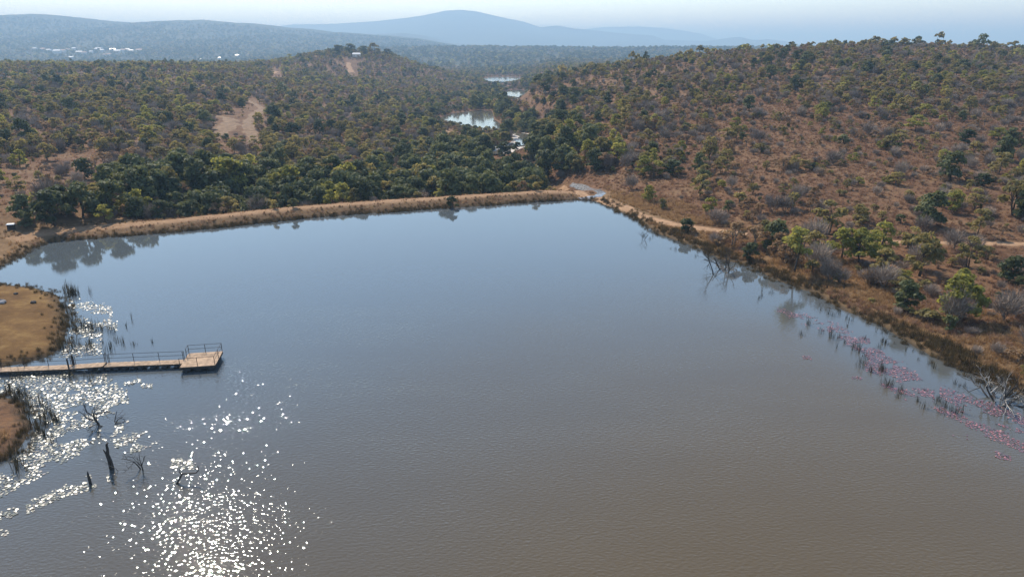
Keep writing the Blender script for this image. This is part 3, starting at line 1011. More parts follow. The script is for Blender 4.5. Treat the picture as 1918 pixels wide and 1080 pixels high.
# hand placed plants read off the photograph: pixel of the foot, kind, height in metres, label, short name for others to refer to
HEROES = [
    (1487, 513, 'lone', 6.6, 'tall slim yellow-green tree with a bare trunk at the edge of the water', 'slim tree by the water'),
    (847, 391, 'bush', 2.6, 'small dark bush alone on the dam wall at the water line', None),
    (1697, 584, 'ever', 4.0, 'rounded dark green tree standing alone in brown grass of the right bank', 'lone dark tree on the bank'),
    (1893, 528, 'ever', 3.6, 'compact dark green tree nearest the right edge of the picture', 'compact tree at right edge'),
    (1450, 468, 'ever', 4.8, 'dense dark green tree just left of the tall slim yellow-green tree', None),
    (1405, 488, 'ever', 2.8, 'low dark bushy tree overhanging the water left of the slim yellow-green tree', None),
    (1375, 462, 'russet', 4.2, 'reddish brown tree at the point where the dirt track reaches the bank', 'reddish tree by the track'),
    (1415, 466, 'russet', 4.0, 'brown thin-leaved tree between the reddish tree and the dense dark tree', None),
    (1550, 440, 'olive', 5.6, 'broad olive brown tree behind the yellow-green clump on the right bank', None),
    (1575, 488, 'lime', 4.8, 'yellow-green tree, left one of the bright clump on the right bank', 'bright clump on the right bank'),
    (1610, 492, 'lime', 5.2, 'yellow-green tree, middle one of the bright clump on the right bank', None),
    (1645, 480, 'lime', 5.0, 'yellow-green tree, right one of the bright clump on the right bank', None),
    (1705, 470, 'olive', 3.6, 'small green-topped tree right of the bright yellow-green clump', None),
    (1530, 505, 'bare', 4.6, 'leafless grey tree just right of the tall slim yellow-green tree', None),
    (1520, 512, 'bush', 2.0, 'low dark green bush under the leafless grey tree by the water', None),
    (1718, 505, 'bare', 4.0, 'grey leafless thicket tree right of the bright yellow-green clump', None),
    (1785, 468, 'bare', 3.8, 'thin grey tree beside the dirt track on the right bank', None),
    (1830, 440, 'olive', 4.2, 'spreading small tree above the dirt track near the right edge', 'spreading small tree above the track'),
    (1898, 405, 'olive', 6.4, 'large dark-trunked olive tree on the slope at the right edge', 'large olive tree at right edge'),
    (1780, 338, 'ever', 6.0, 'big dark evergreen with a shady base on the right slope', 'big dark evergreen on the right slope'),
    (1880, 600, 'bare', 3.8, 'leafless dark-branched tree in the grass near the right edge', 'leafless tree near the right edge'),
    (1775, 620, 'bush', 1.9, 'small bright green bush on the tan grass bank at right', None),
    (1330, 400, 'lime', 3.2, 'small yellow-green tree in the open left part of the right slope', None),
    (1215, 378, 'lime', 3.4, 'thin yellow-green sapling above the curve of the dirt track', 'thin sapling above the track'),
    (1240, 393, 'bush', 2.2, 'green bush right of the thin sapling above the track', None),
    (1285, 437, 'bush', 2.6, 'yellowish bush on the lake side of the dirt track', None),
    (1385, 385, 'bush', 2.6, 'dark green bush beside a fallen dark trunk on the right slope', None),
    (1365, 398, 'bush', 2.2, 'dark rounded bush in the open grass of the right slope', None),
    (1485, 392, 'bush', 3.0, 'dark bush below the olive trees in the open grass', None),
    (105, 424, 'ever', 6.6, 'large dark evergreen casting shade on the left end of the dam wall', 'evergreen at the dam wall\'s end'),
    (45, 415, 'ever', 5.0, 'rounded dark evergreen, leftmost of the trees below the dam wall', 'leftmost rounded evergreen'),
    (48, 426, 'ever', 3.0, 'small green tree in front of the leftmost evergreen', None),
    (98, 395, 'bare', 7.0, 'tall brown bare-trunked tree rising behind the leftmost evergreens', None),
    (197, 416, 'lime', 3.2, 'small light green tree in front of the dark trees on the dam wall', None),
    (288, 408, 'lime', 1.6, 'low bright green bush on the sandy crest of the dam wall', None),
    (366, 405, 'bush', 1.8, 'small dark round bush on the crest of the dam wall', None),
    (155, 408, 'ever', 6.6, 'dark bulky evergreen right of the large shady one below the dam', None),
    (215, 402, 'ever', 6.8, 'dark evergreen with olive top behind the small light green tree', None),
    (325, 396, 'ever', 6.6, 'wide rounded dark evergreen below the middle left of the dam wall', 'wide rounded evergreen below the dam wall'),
    (430, 372, 'lime', 8.2, 'tall bright lime green tree rising out of the dark forest', 'tall lime green forest tree'),
    (545, 378, 'lime', 7.6, 'bright green tree with a rounded lit crown right of the lime tree', 'bright rounded forest tree'),
    (405, 390, 'ever', 7.4, 'large dark evergreen in front of the tall lime tree', None),
    (610, 380, 'ever', 5.2, 'dark narrow evergreen standing in a reddish gap of the forest', 'narrow evergreen in reddish gap'),
    (468, 393, 'bush', 1.9, 'low yellow-green bush on the dam crest below the lime tree', None),
    (515, 391, 'bush', 1.7, 'low pale green bush on the dam crest left of the dark rounded bush', None),
    (550, 389, 'bush', 1.9, 'low dark rounded bush on the dam crest below the bright rounded tree', None),
    (705, 372, 'ever', 5.4, 'rounded dark evergreen at the middle of the dam wall', 'rounded evergreen at mid dam'),
    (945, 352, 'lime', 4.8, 'bright green bushy tree near the spillway end of the dam', 'bright bushy tree near the spillway'),
    (985, 350, 'olive', 4.8, 'olive tree beside the bright green tree near the spillway', None),
    (960, 359, 'lime', 2.6, 'low rounded lime bush on the dam near the spillway', None),
    (1003, 358, 'bush', 1.9, 'small dark bush at the right end of the dam wall', None),
    (1015, 350, 'ever', 4.0, 'dark green tree at the right end of the forest by the spillway', None),
]
hero_pos = []
for h in HEROES:
    p = ground(h[0], h[1])
    s_, par_ = lake_sdf(np.array([p[0]]), np.array([p[1]]))
    if par_[0] < N_DAM - 0.8 and par_[0] > 0.05 and h[3] > 2.7 and s_[0] < (7.6 if h[0] < 240 else 12):      # these stand at the foot of the dam, not on it
        yy = p[1] + ((7.6 if h[0] < 240 else 12) - s_[0]); xx = p[0] * yy / p[1]
        p = (xx, yy, H1(xx, yy))
    hero_pos.append(p)
HP = np.array(hero_pos)
d2 = ((trees[:, None, :2] - HP[None, :, :2]) ** 2).sum(2).min(1)
trees = trees[d2 > 2.2 ** 2]

app = HT[trees[:, 3].astype(int)] * trees[:, 4] * FPX / trees[:, 7]
inframe = (trees[:, 1] > 40) & (trees[:, 7] > 30) & (trees[:, 5] > -10) & (trees[:, 5] < 1928) & (trees[:, 6] < 1090)
order = np.argsort(-np.where(inframe, app, 0))
N_IND = 300
ind = order[:N_IND]
rest = np.ones(len(trees), bool); rest[ind] = False

NAME = {'ever': 'evergreen_tree', 'olive': 'olive_tree', 'lime': 'yellow_green_tree', 'russet': 'russet_shrub', 'bare': 'leafless_tree', 'bush': 'bush', 'lone': 'slim_tree'}
CATG = {'ever': 'tree', 'olive': 'tree', 'lime': 'tree', 'russet': 'shrub', 'bare': 'tree', 'bush': 'bush', 'lone': 'tree'}
PHR = {'ever': 'dark evergreen tree', 'olive': 'olive-green tree', 'lime': 'yellow-green tree', 'russet': 'russet brown shrub', 'bare': 'leafless grey tree', 'bush': 'small green bush'}
GRP = {'ever': 'evergreen trees around the lake', 'olive': 'olive-green trees around the lake', 'lime': 'yellow-green trees around the lake', 'russet': 'russet shrubs around the lake',
       'bare': 'leafless trees around the lake', 'bush': 'bushes around the lake'}

def plant(kind, k, loc, rz, size, label, squash=1.0):
    tr, cr, h = KINDS[kind][k % len(KINDS[kind])]
    root = empty(NAME[kind], loc, rz)
    root.scale = (size, size, size * squash)
    tag(root, label, CATG[kind], GRP.get(kind))
    link('trunk', tr, root); link('crown', cr, root)
    return root

for i, (h, p) in enumerate(zip(HEROES, hero_pos)):
    kind = h[2]
    hh = KINDS[kind][0][2]
    plant(kind, i, (p[0], p[1], p[2] - 0.05), (i * 2.399) % 6.283, h[3] / hh * (1.12 if h[3] > 5 and 240 < h[0] < 720 else 1.0), h[4])

# labels of the remaining individuals: nearest landmark plant, side, rank
marks = [(h[0], h[1], h[5]) for h in HEROES if h[5]]
marks += [(1100, 358, 'spillway stream'), (890, 225, 'bright pond in the valley'), (955, 275, 'pale river bend'), (465, 235, 'sandy clearing on the left slope'),
          (1350, 505, 'three dead trees in the water'), (1720, 455, 'track on the right bank'), (1870, 745, 'big fallen dead tree'), (1405, 384, 'dark fallen trunk'),
          (22, 430, 'white-lidded box'), (40, 350, 'open brown patch at left'), (150, 312, 'brown grass gap at left'), (1450, 330, 'open grass of the right slope'),
          (620, 392, 'middle of the dam wall'), (850, 385, 'lone bush on the dam wall'), (1600, 370, 'brown grass slope at right'), (1300, 300, 'shoulder of the right hill'),
          (260, 330, 'dark forest at left'), (760, 330, 'dark forest beside the dam'), (1900, 250, 'top right edge of the slope')]
ORD = ['nearest', 'second nearest', 'third nearest', 'fourth nearest', 'fifth nearest', 'sixth nearest', 'seventh nearest', 'eighth nearest', 'ninth nearest', 'tenth nearest',
       'eleventh nearest', 'twelfth nearest', 'thirteenth nearest', 'fourteenth nearest', 'fifteenth nearest', 'sixteenth nearest', 'seventeenth nearest', 'eighteenth nearest', 'nineteenth nearest', 'twentieth nearest', 'farthest']
bucket = {}
for j in ind:
    t = trees[j]; kind = KN[int(t[3])]
    dd = [((t[5] - m[0]) ** 2 + ((t[6] - m[1]) * 1.6) ** 2, m) for m in marks]
    dist, m = min(dd, key=lambda q: q[0])
    dx, dy = t[5] - m[0], (t[6] - m[1]) * 1.6
    side = ('right of' if dx > 0 else 'left of') if abs(dx) > abs(dy) else ('in front of' if dy > 0 else 'behind')
    bucket.setdefault((kind, side, m[2]), []).append((dist, j))
for (kind, side, mk), lst in bucket.items():
    lst.sort()
    for rk, (_, j) in enumerate(lst):
        t = trees[j]
        lab = f'{PHR[kind]}, {ORD[min(rk, 20)]} {side} the {mk}' if len(lst) > 1 else f'{PHR[kind]} {side} the {mk}'
        plant(kind, int(j), (t[0], t[1], t[2] - 0.05), float((j * 1.618) % 6.283), float(t[4]), lab, 0.9 + 0.25 * ((j * 0.37) % 1))

# the rest of the bush
near_c = []; idx_of = {}
for kd in KN:
    idx_of[kd] = len(near_c)
    near_c += [joined(tr, cr, 'm_' + kd) for tr, cr, h in KINDS[kd][:3]]
far_c = []
for kd in KN:
    far_c += [joined(tr, cr, 'f_' + kd) for tr, cr, h in FAR[kd][:3]]
C_near = proto_collection('near_plants', near_c)
C_far = proto_collection('far_plants', far_c)
R = trees[rest]
def mass(name, sel, coll, label):
    T = R[sel]
    n = len(T)
    sc = np.stack([T[:, 4] * rng.uniform(.75, 1.35, n), T[:, 4] * rng.uniform(.75, 1.35, n), T[:, 4] * rng.uniform(.75, 1.2, n)], 1)
    o = scatter(name, coll, np.stack([T[:, 0], T[:, 1], T[:, 2] - .05], 1), sc, rng.uniform(0, 6.28, n), T[:, 3].astype(int) * 3 + rng.integers(0, 3, n))
    tag(o, label, 'bushveld', None, 'stuff')
mass('bushveld_trees', R[:, 1] < 420, C_near, 'mass of mixed green and brown trees and shrubs on the slopes around the lake')
mass('distant_bushveld', R[:, 1] >= 420, C_far, 'distant bush of small trees on the hillsides and down the valley')

# low scrub between the trees
x, y, z, s, par, px, py, dep = veg(52000, 50, 620, 1.2)
keep = openness(px, py, dep, np.full(len(x), 1.3))
kk = rng.choice(6, len(x), p=[.02, .10, .03, .33, .36, .16])
ok = rng.uniform(0, 1, len(x)) < (0.55 + 0.5 * fbm(x, y, 18, 3, 221)) * np.maximum(keep, 0.3 * (keep > 0))
x, y, z, kk = x[ok], y[ok], z[ok], kk[ok]; n = len(x)
sz = rng.uniform(0.20, 0.48, n) * np.where(kk == 5, 1.3, 1.0)
o = scatter('low_scrub', C_near, np.stack([x, y, z - .03], 1), np.stack([sz * rng.uniform(.9, 1.5, n), sz * rng.uniform(.9, 1.5, n), sz], 1), rng.uniform(0, 6.28, n), kk * 3 + rng.integers(0, 3, n))
tag(o, 'low grey and brown scrub growing between the trees on the slopes', 'scrub', None, 'stuff')

# woodland out on the plain and its low rise
hill2 = hills[1]
x, y = candidates(90000, 1500, 4000, 1.28)
z = np.maximum(height(x, y), -20)
zh = hill2.z_at(x, y)
end = (x > hill2.a[0] * hill2.cy) & (x < hill2.a[-1] * hill2.cy)
z = np.where(end & (zh > z), zh, z)
zl = left_hill.z_at(x, y)
end = (x > left_hill.a[0] * left_hill.cy * .9) & (x < left_hill.a[-1] * left_hill.cy)
z = np.where(end & (zl > z), zl, z)
ok = rng.uniform(0, 1, len(x)) < 0.55 + 0.7 * fbm(x, y, 160, 3, 401)
x, y, z = x[ok], y[ok], z[ok]
n = len(x)
kk = rng.choice(6, n, p=[.42, .26, .06, .10, .16, .0])
s = rng.uniform(1.1, 2.0, n)
o = scatter('plain_woodland', C_far, np.stack([x, y, z - .2], 1), np.stack([s * 1.3, s * 1.3, s], 1), rng.uniform(0, 6.28, n), kk * 3 + rng.integers(0, 3, n))
tag(o, 'hazy blue woodland covering the far plain below the mountain', 'woodland', None, 'stuff')

# ------------------------------------------------------------------ grass, sedge and reeds
def tuft_mesh(name, mat, rng, n, h, spread, width, lean=0.35):
    V = []
    for i in range(n):
        a = rng.uniform(0, 6.28); r = spread * math.sqrt(rng.uniform(0, 1))
        b = np.array([r * math.cos(a), r * math.sin(a), -0.05])
        hh = h * rng.uniform(0.5, 1.1)
        e = b + np.array([rng.normal() * lean * hh * .6, rng.normal() * lean * hh * .6, hh])
        m = (b + e) / 2 + np.array([0, 0, hh * .08])
        sd = np.array([math.cos(a + 1.3), math.sin(a + 1.3), 0]) * width
        V += [b - sd, m - sd * .8, m + sd * .8, b + sd, m - sd * .8, e - sd * .15, e + sd * .15, m + sd * .8]
    V = np.array(V)
    return mesh_from(name, V, np.arange(len(V)).reshape(-1, 4), mat)

r_ = np.random.default_rng(77)
tufts = [tuft_mesh('t', m_tuft, r_, 34, 0.55, 0.30, 0.020, 0.6) for _ in range(3)]
m_red = leaf_mat('russet_grass_blade', (0.16, 0.088, 0.055), (0.36, 0.235, 0.155), 0.45, tint=(1.1, 1.0, 0.9))
rtufts = [tuft_mesh('rt', m_red, r_, 40, 0.50, 0.34, 0.022, 0.7) for _ in range(3)]
sedges = [tuft_mesh('s', m_shore, r_, 40, 0.75, 0.45, 0.022, 0.4) for _ in range(3)]
C_grass = proto_collection('grass_plants', tufts + sedges + rtufts)
reed_meshes = [tuft_mesh('reed_blades', m_reed, r_, n, h, sp, 0.017, 0.18) for n, h, sp in
               ((14, 1.0, 0.30), (9, 0.8, 0.2), (20, 1.1, 0.5), (6, 1.0, 0.12), (14, 0.7, 0.5))]

# dry tussocks on the right bank and left bank
x, y = candidates(180000, 30, 260, 1.3)
s, par = lake_sdf(x, y)
sp, _ = poly_sdf(np.array(spit_poly), x, y)
right = (x > valley_x(y) + 4) & (par >= N_DAM - 1)
pp = np.where(right, 0.55 + 0.5 * fbm(x, y, 6, 3, 501) + 0.35 * (s < 9), 0.12)
dam_zone = (par < N_DAM - 0.8) & (par > 0.02) & (s < 10)
ok = (s > 0.8) & (sp > 0) & ~dam_zone & ~near_track(x, y, 0.35) & (rng.uniform(0, 1, len(x)) < pp)
x, y, s = x[ok], y[ok], s[ok]; n = len(x); z = height(x, y)
sc = rng.uniform(0.5, 1.2, n)
gi_ = rng.integers(0, 3, n) + np.where(s + 5 * fbm(x, y, 7, 2, 505) > 8, 6, 0)
o = scatter('dry_grass', C_grass, np.stack([x, y, z], 1), np.stack([sc, sc, sc], 1), rng.uniform(0, 6.28, n), gi_)
tag(o, 'dry tan and reddish grass tussocks covering the banks', 'grass', None, 'stuff')

# weeds on the dam wall
bx_, by_ = [], []
for (ax, ay), (bx, by) in zip(lake[0:N_DAM - 1], lake[1:N_DAM]):
    k = int(math.hypot(bx - ax, by - ay) * 26)
    t = rng.uniform(0, 1, k); off = rng.uniform(0.4, 9, k)
    nx_, ny_ = -(by - ay), (bx - ax); ln = math.hypot(nx_, ny_)
    bx_.append(ax + (bx - ax) * t + nx_ / ln * off); by_.append(ay + (by - ay) * t + ny_ / ln * off)
x = np.concatenate(bx_); y = np.concatenate(by_)
s, par = lake_sdf(x, y)
ok = (s > 0.4) & (rng.uniform(0, 1, len(x)) < np.where((s > 3.2) & (s < 6.2), 0.10, 0.75) + 0.9 * fbm(x, y, 3, 3, 521))
x, y, s = x[ok], y[ok], s[ok]; n = len(x); z = height(x, y)
sc = rng.uniform(0.25, 0.7, n) * np.where((s > 3.2) & (s < 6.2), 0.6, 1.0)
o = scatter('dam_weeds', C_grass, np.stack([x, y, z], 1), np.stack([sc, sc, sc], 1), rng.uniform(0, 6.28, n), np.where(rng.uniform(0, 1, n) < .25, 3, np.where(rng.uniform(0, 1, n) < .6, 6, 0)) + rng.integers(0, 3, n))
tag(o, 'short dry weeds growing on the faces of the dam wall', 'weeds', None, 'stuff')

# low growth round the ponds
px_, py_, pz_ = [], [], []
for pl, zp in pond_world:
    lo_, hi_ = pl.min(0) - 16, pl.max(0) + 16
    x = rng.uniform(lo_[0], hi_[0], 2600); y = rng.uniform(lo_[1], hi_[1], 2600)
    q, _ = poly_sdf(pl, x, y); m_ = (q > 0.6) & (q < 15)
    px_.append(x[m_]); py_.append(y[m_])
x = np.concatenate(px_); y = np.concatenate(py_); n = len(x); z = height(x, y)
sc = rng.uniform(0.22, 0.42, n)
o = scatter('pond_fringe', C_near, np.stack([x, y, z], 1), np.stack([sc * 1.3, sc * 1.3, sc], 1), rng.uniform(0, 6.28, n), rng.choice(6, n, p=[.15, .25, .05, .3, .15, .1]) * 3 + rng.integers(0, 3, n))
tag(o, 'low brown and green growth around the ponds in the valley', 'scrub', None, 'stuff')

# dense tussocks on the first metres of the right bank
bx_, by_ = [], []
for (ax, ay), (bx, by) in zip(lake[N_DAM - 1:LAST_RIGHT - 1], lake[N_DAM:LAST_RIGHT]):
    k = int(math.hypot(bx - ax, by - ay) * 75)
    t = rng.uniform(0, 1, k); off = rng.uniform(0.6, 13, k)
    nx_, ny_ = -(by - ay), (bx - ax); ln = math.hypot(nx_, ny_)
    bx_.append(ax + (bx - ax) * t + nx_ / ln * off); by_.append(ay + (by - ay) * t + ny_ / ln * off)
x = np.concatenate(bx_); y = np.concatenate(by_)
s, par = lake_sdf(x, y)
ok = (s > 0.6) & ~near_track(x, y, 0.35) & (rng.uniform(0, 1, len(x)) < 0.75 + 0.7 * fbm(x, y, 5, 3, 511))
x, y, s = x[ok], y[ok], s[ok]; n = len(x); z = height(x, y)
sc = rng.uniform(0.5, 1.15, n)
gi_ = np.where(fbm(x, y, 6, 2, 513) * 4 + s < 1.9, 3, np.where(fbm(x, y, 5, 2, 515) > 0.12, 6, 0)) + rng.integers(0, 3, n)
o = scatter('bank_grass', C_grass, np.stack([x, y, z], 1), np.stack([sc, sc, sc], 1), rng.uniform(0, 6.28, n), gi_)
tag(o, 'tan and brown grass tussocks lining the right bank of the lake', 'grass', None, 'stuff')

# dark sedge fringe along the water line
L = np.vstack([lake, lake[:1]])
px_, py_ = [], []
for (ax, ay), (bx, by) in zip(L[:-1], L[1:]):
    ln = math.hypot(bx - ax, by - ay)
    k = int(ln * 16)
    t = rng.uniform(0, 1, k)
    px_.append(ax + (bx - ax) * t); py_.append(ay + (by - ay) * t)
x = np.concatenate(px_); y = np.concatenate(py_)
wd_ = np.where(x > 10, 1.5, 0.8); x = x + rng.normal(size=len(x)) * wd_; y = y + rng.normal(size=len(x)) * wd_
s, par = lake_sdf(x, y)
right = par >= N_DAM
okd = (~right) & (s > -0.5) & (s < 0.75)
okr = right & (s > -1.2 + 0.9 * fbm(x, y, 4, 2, 71)) & (s < 2.4 + 2.5 * fbm(x, y, 6, 2, 73))
ok = (okd | okr) & (y > 30) & (rng.uniform(0, 1, len(x)) < np.where(par < N_DAM, 0.7, 0.5) + 0.6 * fbm(x, y, 2.5, 2, 72))
x, y, s, par = x[ok], y[ok], s[ok], par[ok]
n = len(x); z = np.maximum(height(x, y), -0.1)
sc = rng.uniform(0.5, 1.05, n) * np.where(par >= LAST_RIGHT, 0.6, np.where(par < N_DAM - 1, 0.85, 0.9))
o = scatter('shore_sedge', C_grass, np.stack([x, y, z], 1), np.stack([sc, sc, sc], 1), rng.uniform(0, 6.28, n), 3 + rng.integers(0, 3, n))
tag(o, 'dark sedge fringe growing along the water line of the lake', 'sedge', None, 'stuff')

# reed clumps standing in the water
def reeds(pxs, label, group, smin=0.7, smax=1.15):
    for i, (px, py) in enumerate(pxs):
        x, y = at(px, py)
        o = link('reed_clump', reed_meshes[int(RNG.integers(0, 5))], loc=(x, y, 0.0), rot=(0, 0, float(RNG.uniform(0, 6.28))), scale=float(RNG.uniform(smin, smax)))
        rank = sorted(range(len(pxs)), key=lambda q: (pxs[q][0] - 372) ** 2 + (pxs[q][1] - 672) ** 2).index(i)
        nth = ['nearest', 'second nearest', 'third nearest', 'fourth nearest', 'fifth nearest', 'sixth nearest', 'seventh nearest', 'eighth nearest', 'ninth nearest', 'tenth nearest',
               'eleventh nearest', 'twelfth nearest', 'thirteenth nearest', 'fourteenth nearest', 'fifteenth nearest', 'sixteenth nearest', 'seventeenth nearest', 'eighteenth nearest',
               'nineteenth nearest', 'twentieth nearest']
        tag(o, f'{label}, {nth[rank]} to the platform' if len(pxs) <= 20 else label, 'reeds', group)

def jitter(base, n, sx, sy):
    out = []
    for b in base:
        for _ in range(n):
            out.append((b[0] + RNG.normal() * sx, b[1] + RNG.normal() * sy))
    return out
reeds(jitter([(120, 543), (132, 550), (140, 555)], 5, 7, 4), 'dark reed clump off the far tip of the spit', 'reeds at the far tip of the spit', 1.0, 1.5)
reeds(jitter([(120, 575), (126, 600), (132, 610), (150, 612), (165, 615), (130, 640), (150, 650), (165, 655), (185, 612), (120, 655)], 4, 8, 5),
      'dark reed clump in the water along the side of the grassy spit', 'reeds along the side of the spit', 1.0, 1.5)
reeds([(205, 620), (213, 622), (236, 612), (247, 598), (192, 642), (209, 646), (218, 640), (231, 643), (251, 645), (286, 641), (168, 548), (196, 662), (207, 655), (172, 628), (180, 620)],
      'small isolated reed clump in open water off the spit', 'isolated reeds off the spit', 0.8, 1.2)
reeds(jitter([(30, 742), (45, 760), (70, 800), (30, 850), (55, 770), (75, 815), (35, 870), (40, 735), (85, 775), (15, 730)], 5, 10, 9),
      'brown reed clump around the small bank below the jetty', 'reeds below the jetty', 0.9, 1.4)
reeds(jitter([(80, 705), (120, 704), (150, 708), (170, 705)], 4, 14, 5), 'thin reed clump beside the jetty walkway', 'reeds beside the walkway', 0.5, 0.9)
reeds(jitter([(1500, 620), (1515, 612), (1552, 632), (1548, 620), (1568, 640), (1580, 650), (1592, 655), (1612, 675), (1618, 680), (1600, 660)], 2, 5, 4),
      'dark reed clump in the upper pink lily bed', 'reeds in the upper lily bed', 0.7, 1.1)
reeds(jitter([(1640, 690), (1660, 690), (1670, 722), (1690, 735), (1720, 755), (1755, 750), (1785, 770), (1765, 765)], 3, 7, 5),
      'dark reed clump in the lower part of the pink lily bed', 'reeds in the lower lily bed', 0.7, 1.1)
reeds(jitter([(1545, 575), (1580, 597), (1600, 610), (1630, 628), (1665, 645), (1700, 665), (1740, 690), (1800, 722), (1560, 585), (1650, 640)], 3, 9, 5),
      'small dark reed clump between the pink lilies and the right bank', 'reeds between lilies and right bank', 0.5, 0.9)
reeds(jitter([(1215, 440), (1205, 445), (1425, 545), (1432, 552), (1450, 548), (1310, 480), (1408, 530), (1424, 560), (1260, 465)], 2, 5, 3),
      'tiny reed clump along the upper right bank', 'reeds along the upper right bank', 0.5, 0.8)

# ------------------------------------------------------------------ water lilies
def lily_bed(name, blobs, n, mat, label, rmin, rmax, tilt, thr):
    """blobs: (px, py, half length px, half width px, slope) streaks on the photo where pads float"""
    rg = np.random.default_rng(len(blobs) * 13 + n)
    X, Y = [], []
    w = np.array([b[2] * b[3] for b in blobs], float); w /= w.sum()
    for b, k in zip(blobs, (w * n).astype(int) + 3):
        u = rg.uniform(-1, 1, k); v = np.clip(rg.normal(size=k) * 0.5, -1.3, 1.3)
        px = b[0] + u * b[2]; py = b[1] + u * b[2] * b[4] + v * b[3]
        x, y = at(px, py)
        X.append(x); Y.append(y)
    X = np.concatenate(X); Y = np.concatenate(Y)
    s, _ = lake_sdf(X, Y)
    ok = (s < -0.5) & (fbm(X, Y, 1.5, 3, 601) > thr + rg.uniform(-.15, .15, len(X)))
    X, Y = X[ok], Y[ok]
    cell = rmax * 1.75
    _, first = np.unique(np.floor(X / cell).astype(np.int64) * 100003 + np.floor(Y / cell).astype(np.int64), return_index=True)
    X, Y = X[first], Y[first]
    k = len(X)
    R_ = rg.uniform(rmin, rmax, k)
    tx, ty = rg.normal(size=k) * tilt, rg.normal(size=k) * tilt
    ang = np.linspace(0.25, 2 * math.pi - 0.25, 7)
    a = ang[None] + rg.uniform(0, 6.28, k)[:, None]
    ex = np.cos(a) * R_[:, None]; ey = np.sin(a) * R_[:, None]
    base = 0.02 + np.hypot(tx, ty) * R_
    ez = base[:, None] + ex * tx[:, None] + ey * ty[:, None]
    ring = np.stack([X[:, None] + ex, Y[:, None] + ey, ez], 2)
    cen = np.stack([X, Y, base], 1)[:, None]
    V = np.concatenate([cen, ring], 1).reshape(-1, 3)
    F = np.arange(k * 8).reshape(k, 8)
    me = mesh_from(name, V, F, mat)
    return tag(link(name, me), label, 'water lilies', None, 'stuff')

m_pad, nt, out = new_mat('glossy_lily_pad')
geo = nt.nodes.new('ShaderNodeNewGeometry')
rp = ramp(nt, [(0, (0.05, 0.06, 0.035)), (0.6, (0.09, 0.085, 0.05)), (1, (0.13, 0.09, 0.07))])
nt.links.new(geo.outputs['Random Per Island'], rp.inputs[0])
bs = N(nt, 'ShaderNodeBsdfPrincipled', Roughness=0.36)
bs.inputs['Specular IOR Level'].default_value = 0.6
nt.links.new(rp.outputs[0], bs.inputs['Base Color']); nt.links.new(bs.outputs[0], out.inputs[0])
m_pink, nt, out = new_mat('pink_lily_pad')
geo = nt.nodes.new('ShaderNodeNewGeometry')
rp = ramp(nt, [(0, (0.07, 0.055, 0.07)), (0.4, (0.13, 0.075, 0.10)), (0.75, (0.25, 0.095, 0.115)), (1, (0.40, 0.18, 0.17))])
nt.links.new(geo.outputs['Random Per Island'], rp.inputs[0])
bs = N(nt, 'ShaderNodeBsdfPrincipled', Roughness=0.5)
nt.links.new(rp.outputs[0], bs.inputs['Base Color']); nt.links.new(bs.outputs[0], out.inputs[0])

lily_bed('lily_pads', [(170, 580, 40, 14, 0.2), (190, 605, 30, 8, 0.2), (150, 630, 40, 30, 0), (110, 720, 90, 26, 0), (120, 765, 100, 35, -0.1), (210, 760, 30, 25, 0), (130, 815, 100, 25, -0.25),
                       (60, 850, 80, 22, -0.45), (40, 890, 70, 16, -0.5), (90, 870, 60, 8, -0.5), (110, 925, 60, 9, -0.45), (10, 960, 22, 8, -0.2), (6, 998, 10, 5, 0),
                       (245, 822, 30, 8, -0.2), (270, 830, 25, 8, -0.4), (248, 715, 16, 4, -0.2), (275, 722, 10, 4, 0), (345, 868, 24, 7, 0.1), (215, 895, 14, 5, 0), (200, 685, 120, 5, 0), (160, 915, 20, 4, -.3), (30, 735, 60, 20, 0)],
         60000, m_pad, 'glossy pale lily pads glittering in the water on the left below the jetty', 0.045, 0.12, 0.09, 0.0)
lily_bed('lily_pads', [(1530, 605, 40, 9, 0.3), (1590, 630, 40, 10, 0.4), (1625, 655, 40, 8, 0.4), (1660, 680, 40, 14, 0.4), (1700, 705, 40, 14, 0.6), (1720, 722, 30, 12, 0.5), (1660, 705, 40, 10, 0.5),
                       (1690, 735, 40, 6, 0.5), (1720, 755, 25, 5, 0.3), (1800, 750, 40, 10, 0.5), (1840, 768, 50, 14, 0.35), (1890, 785, 40, 14, 0.4), (1790, 780, 40, 6, 0.4), (1850, 805, 40, 6, 0.35),
                       (1885, 825, 40, 7, 0.4), (1885, 855, 20, 5, 0.2), (1605, 707, 10, 3, 0.1), (1512, 670, 8, 3, 0.1), (1798, 817, 14, 4, 0.2), (1480, 590, 25, 6, 0.3)],
         40000, m_pink, 'pink and purple lily pads floating along the right bank', 0.03, 0.09, 0.14, 0.02)

# ------------------------------------------------------------------ dead trees standing in the water
def dead(name, px, py, seed, label, h, r, depth, mat, stems=1, spread=0.8, up=0.1, lean=0.3, kids=(2, 4), z0=-0.4, arms=None):
    rg = np.random.default_rng(seed)
    x, y = at(px, py)
    root = empty(name, (x, y, 0))
    tag(root, label, 'dead tree')
    for k in range(stems):
        a = 6.28 * k / stems + rg.uniform(-.4, .4)
        mb = MB()
        d = Vector((math.cos(a) * lean, math.sin(a) * lean, 1.0)) if arms is None else Vector(arms[k % len(arms)])
        branch(mb, rg, Vector((math.cos(a) * .1 * (stems > 1), math.sin(a) * .1 * (stems > 1), z0)), d, h * rg.uniform(.8, 1.1), r, depth, spread, up, 6, kids)
        mb.build('trunk' if k == 0 else 'branch', mat if not isinstance(mat, list) else mat[k % len(mat)], root, True)
    return root

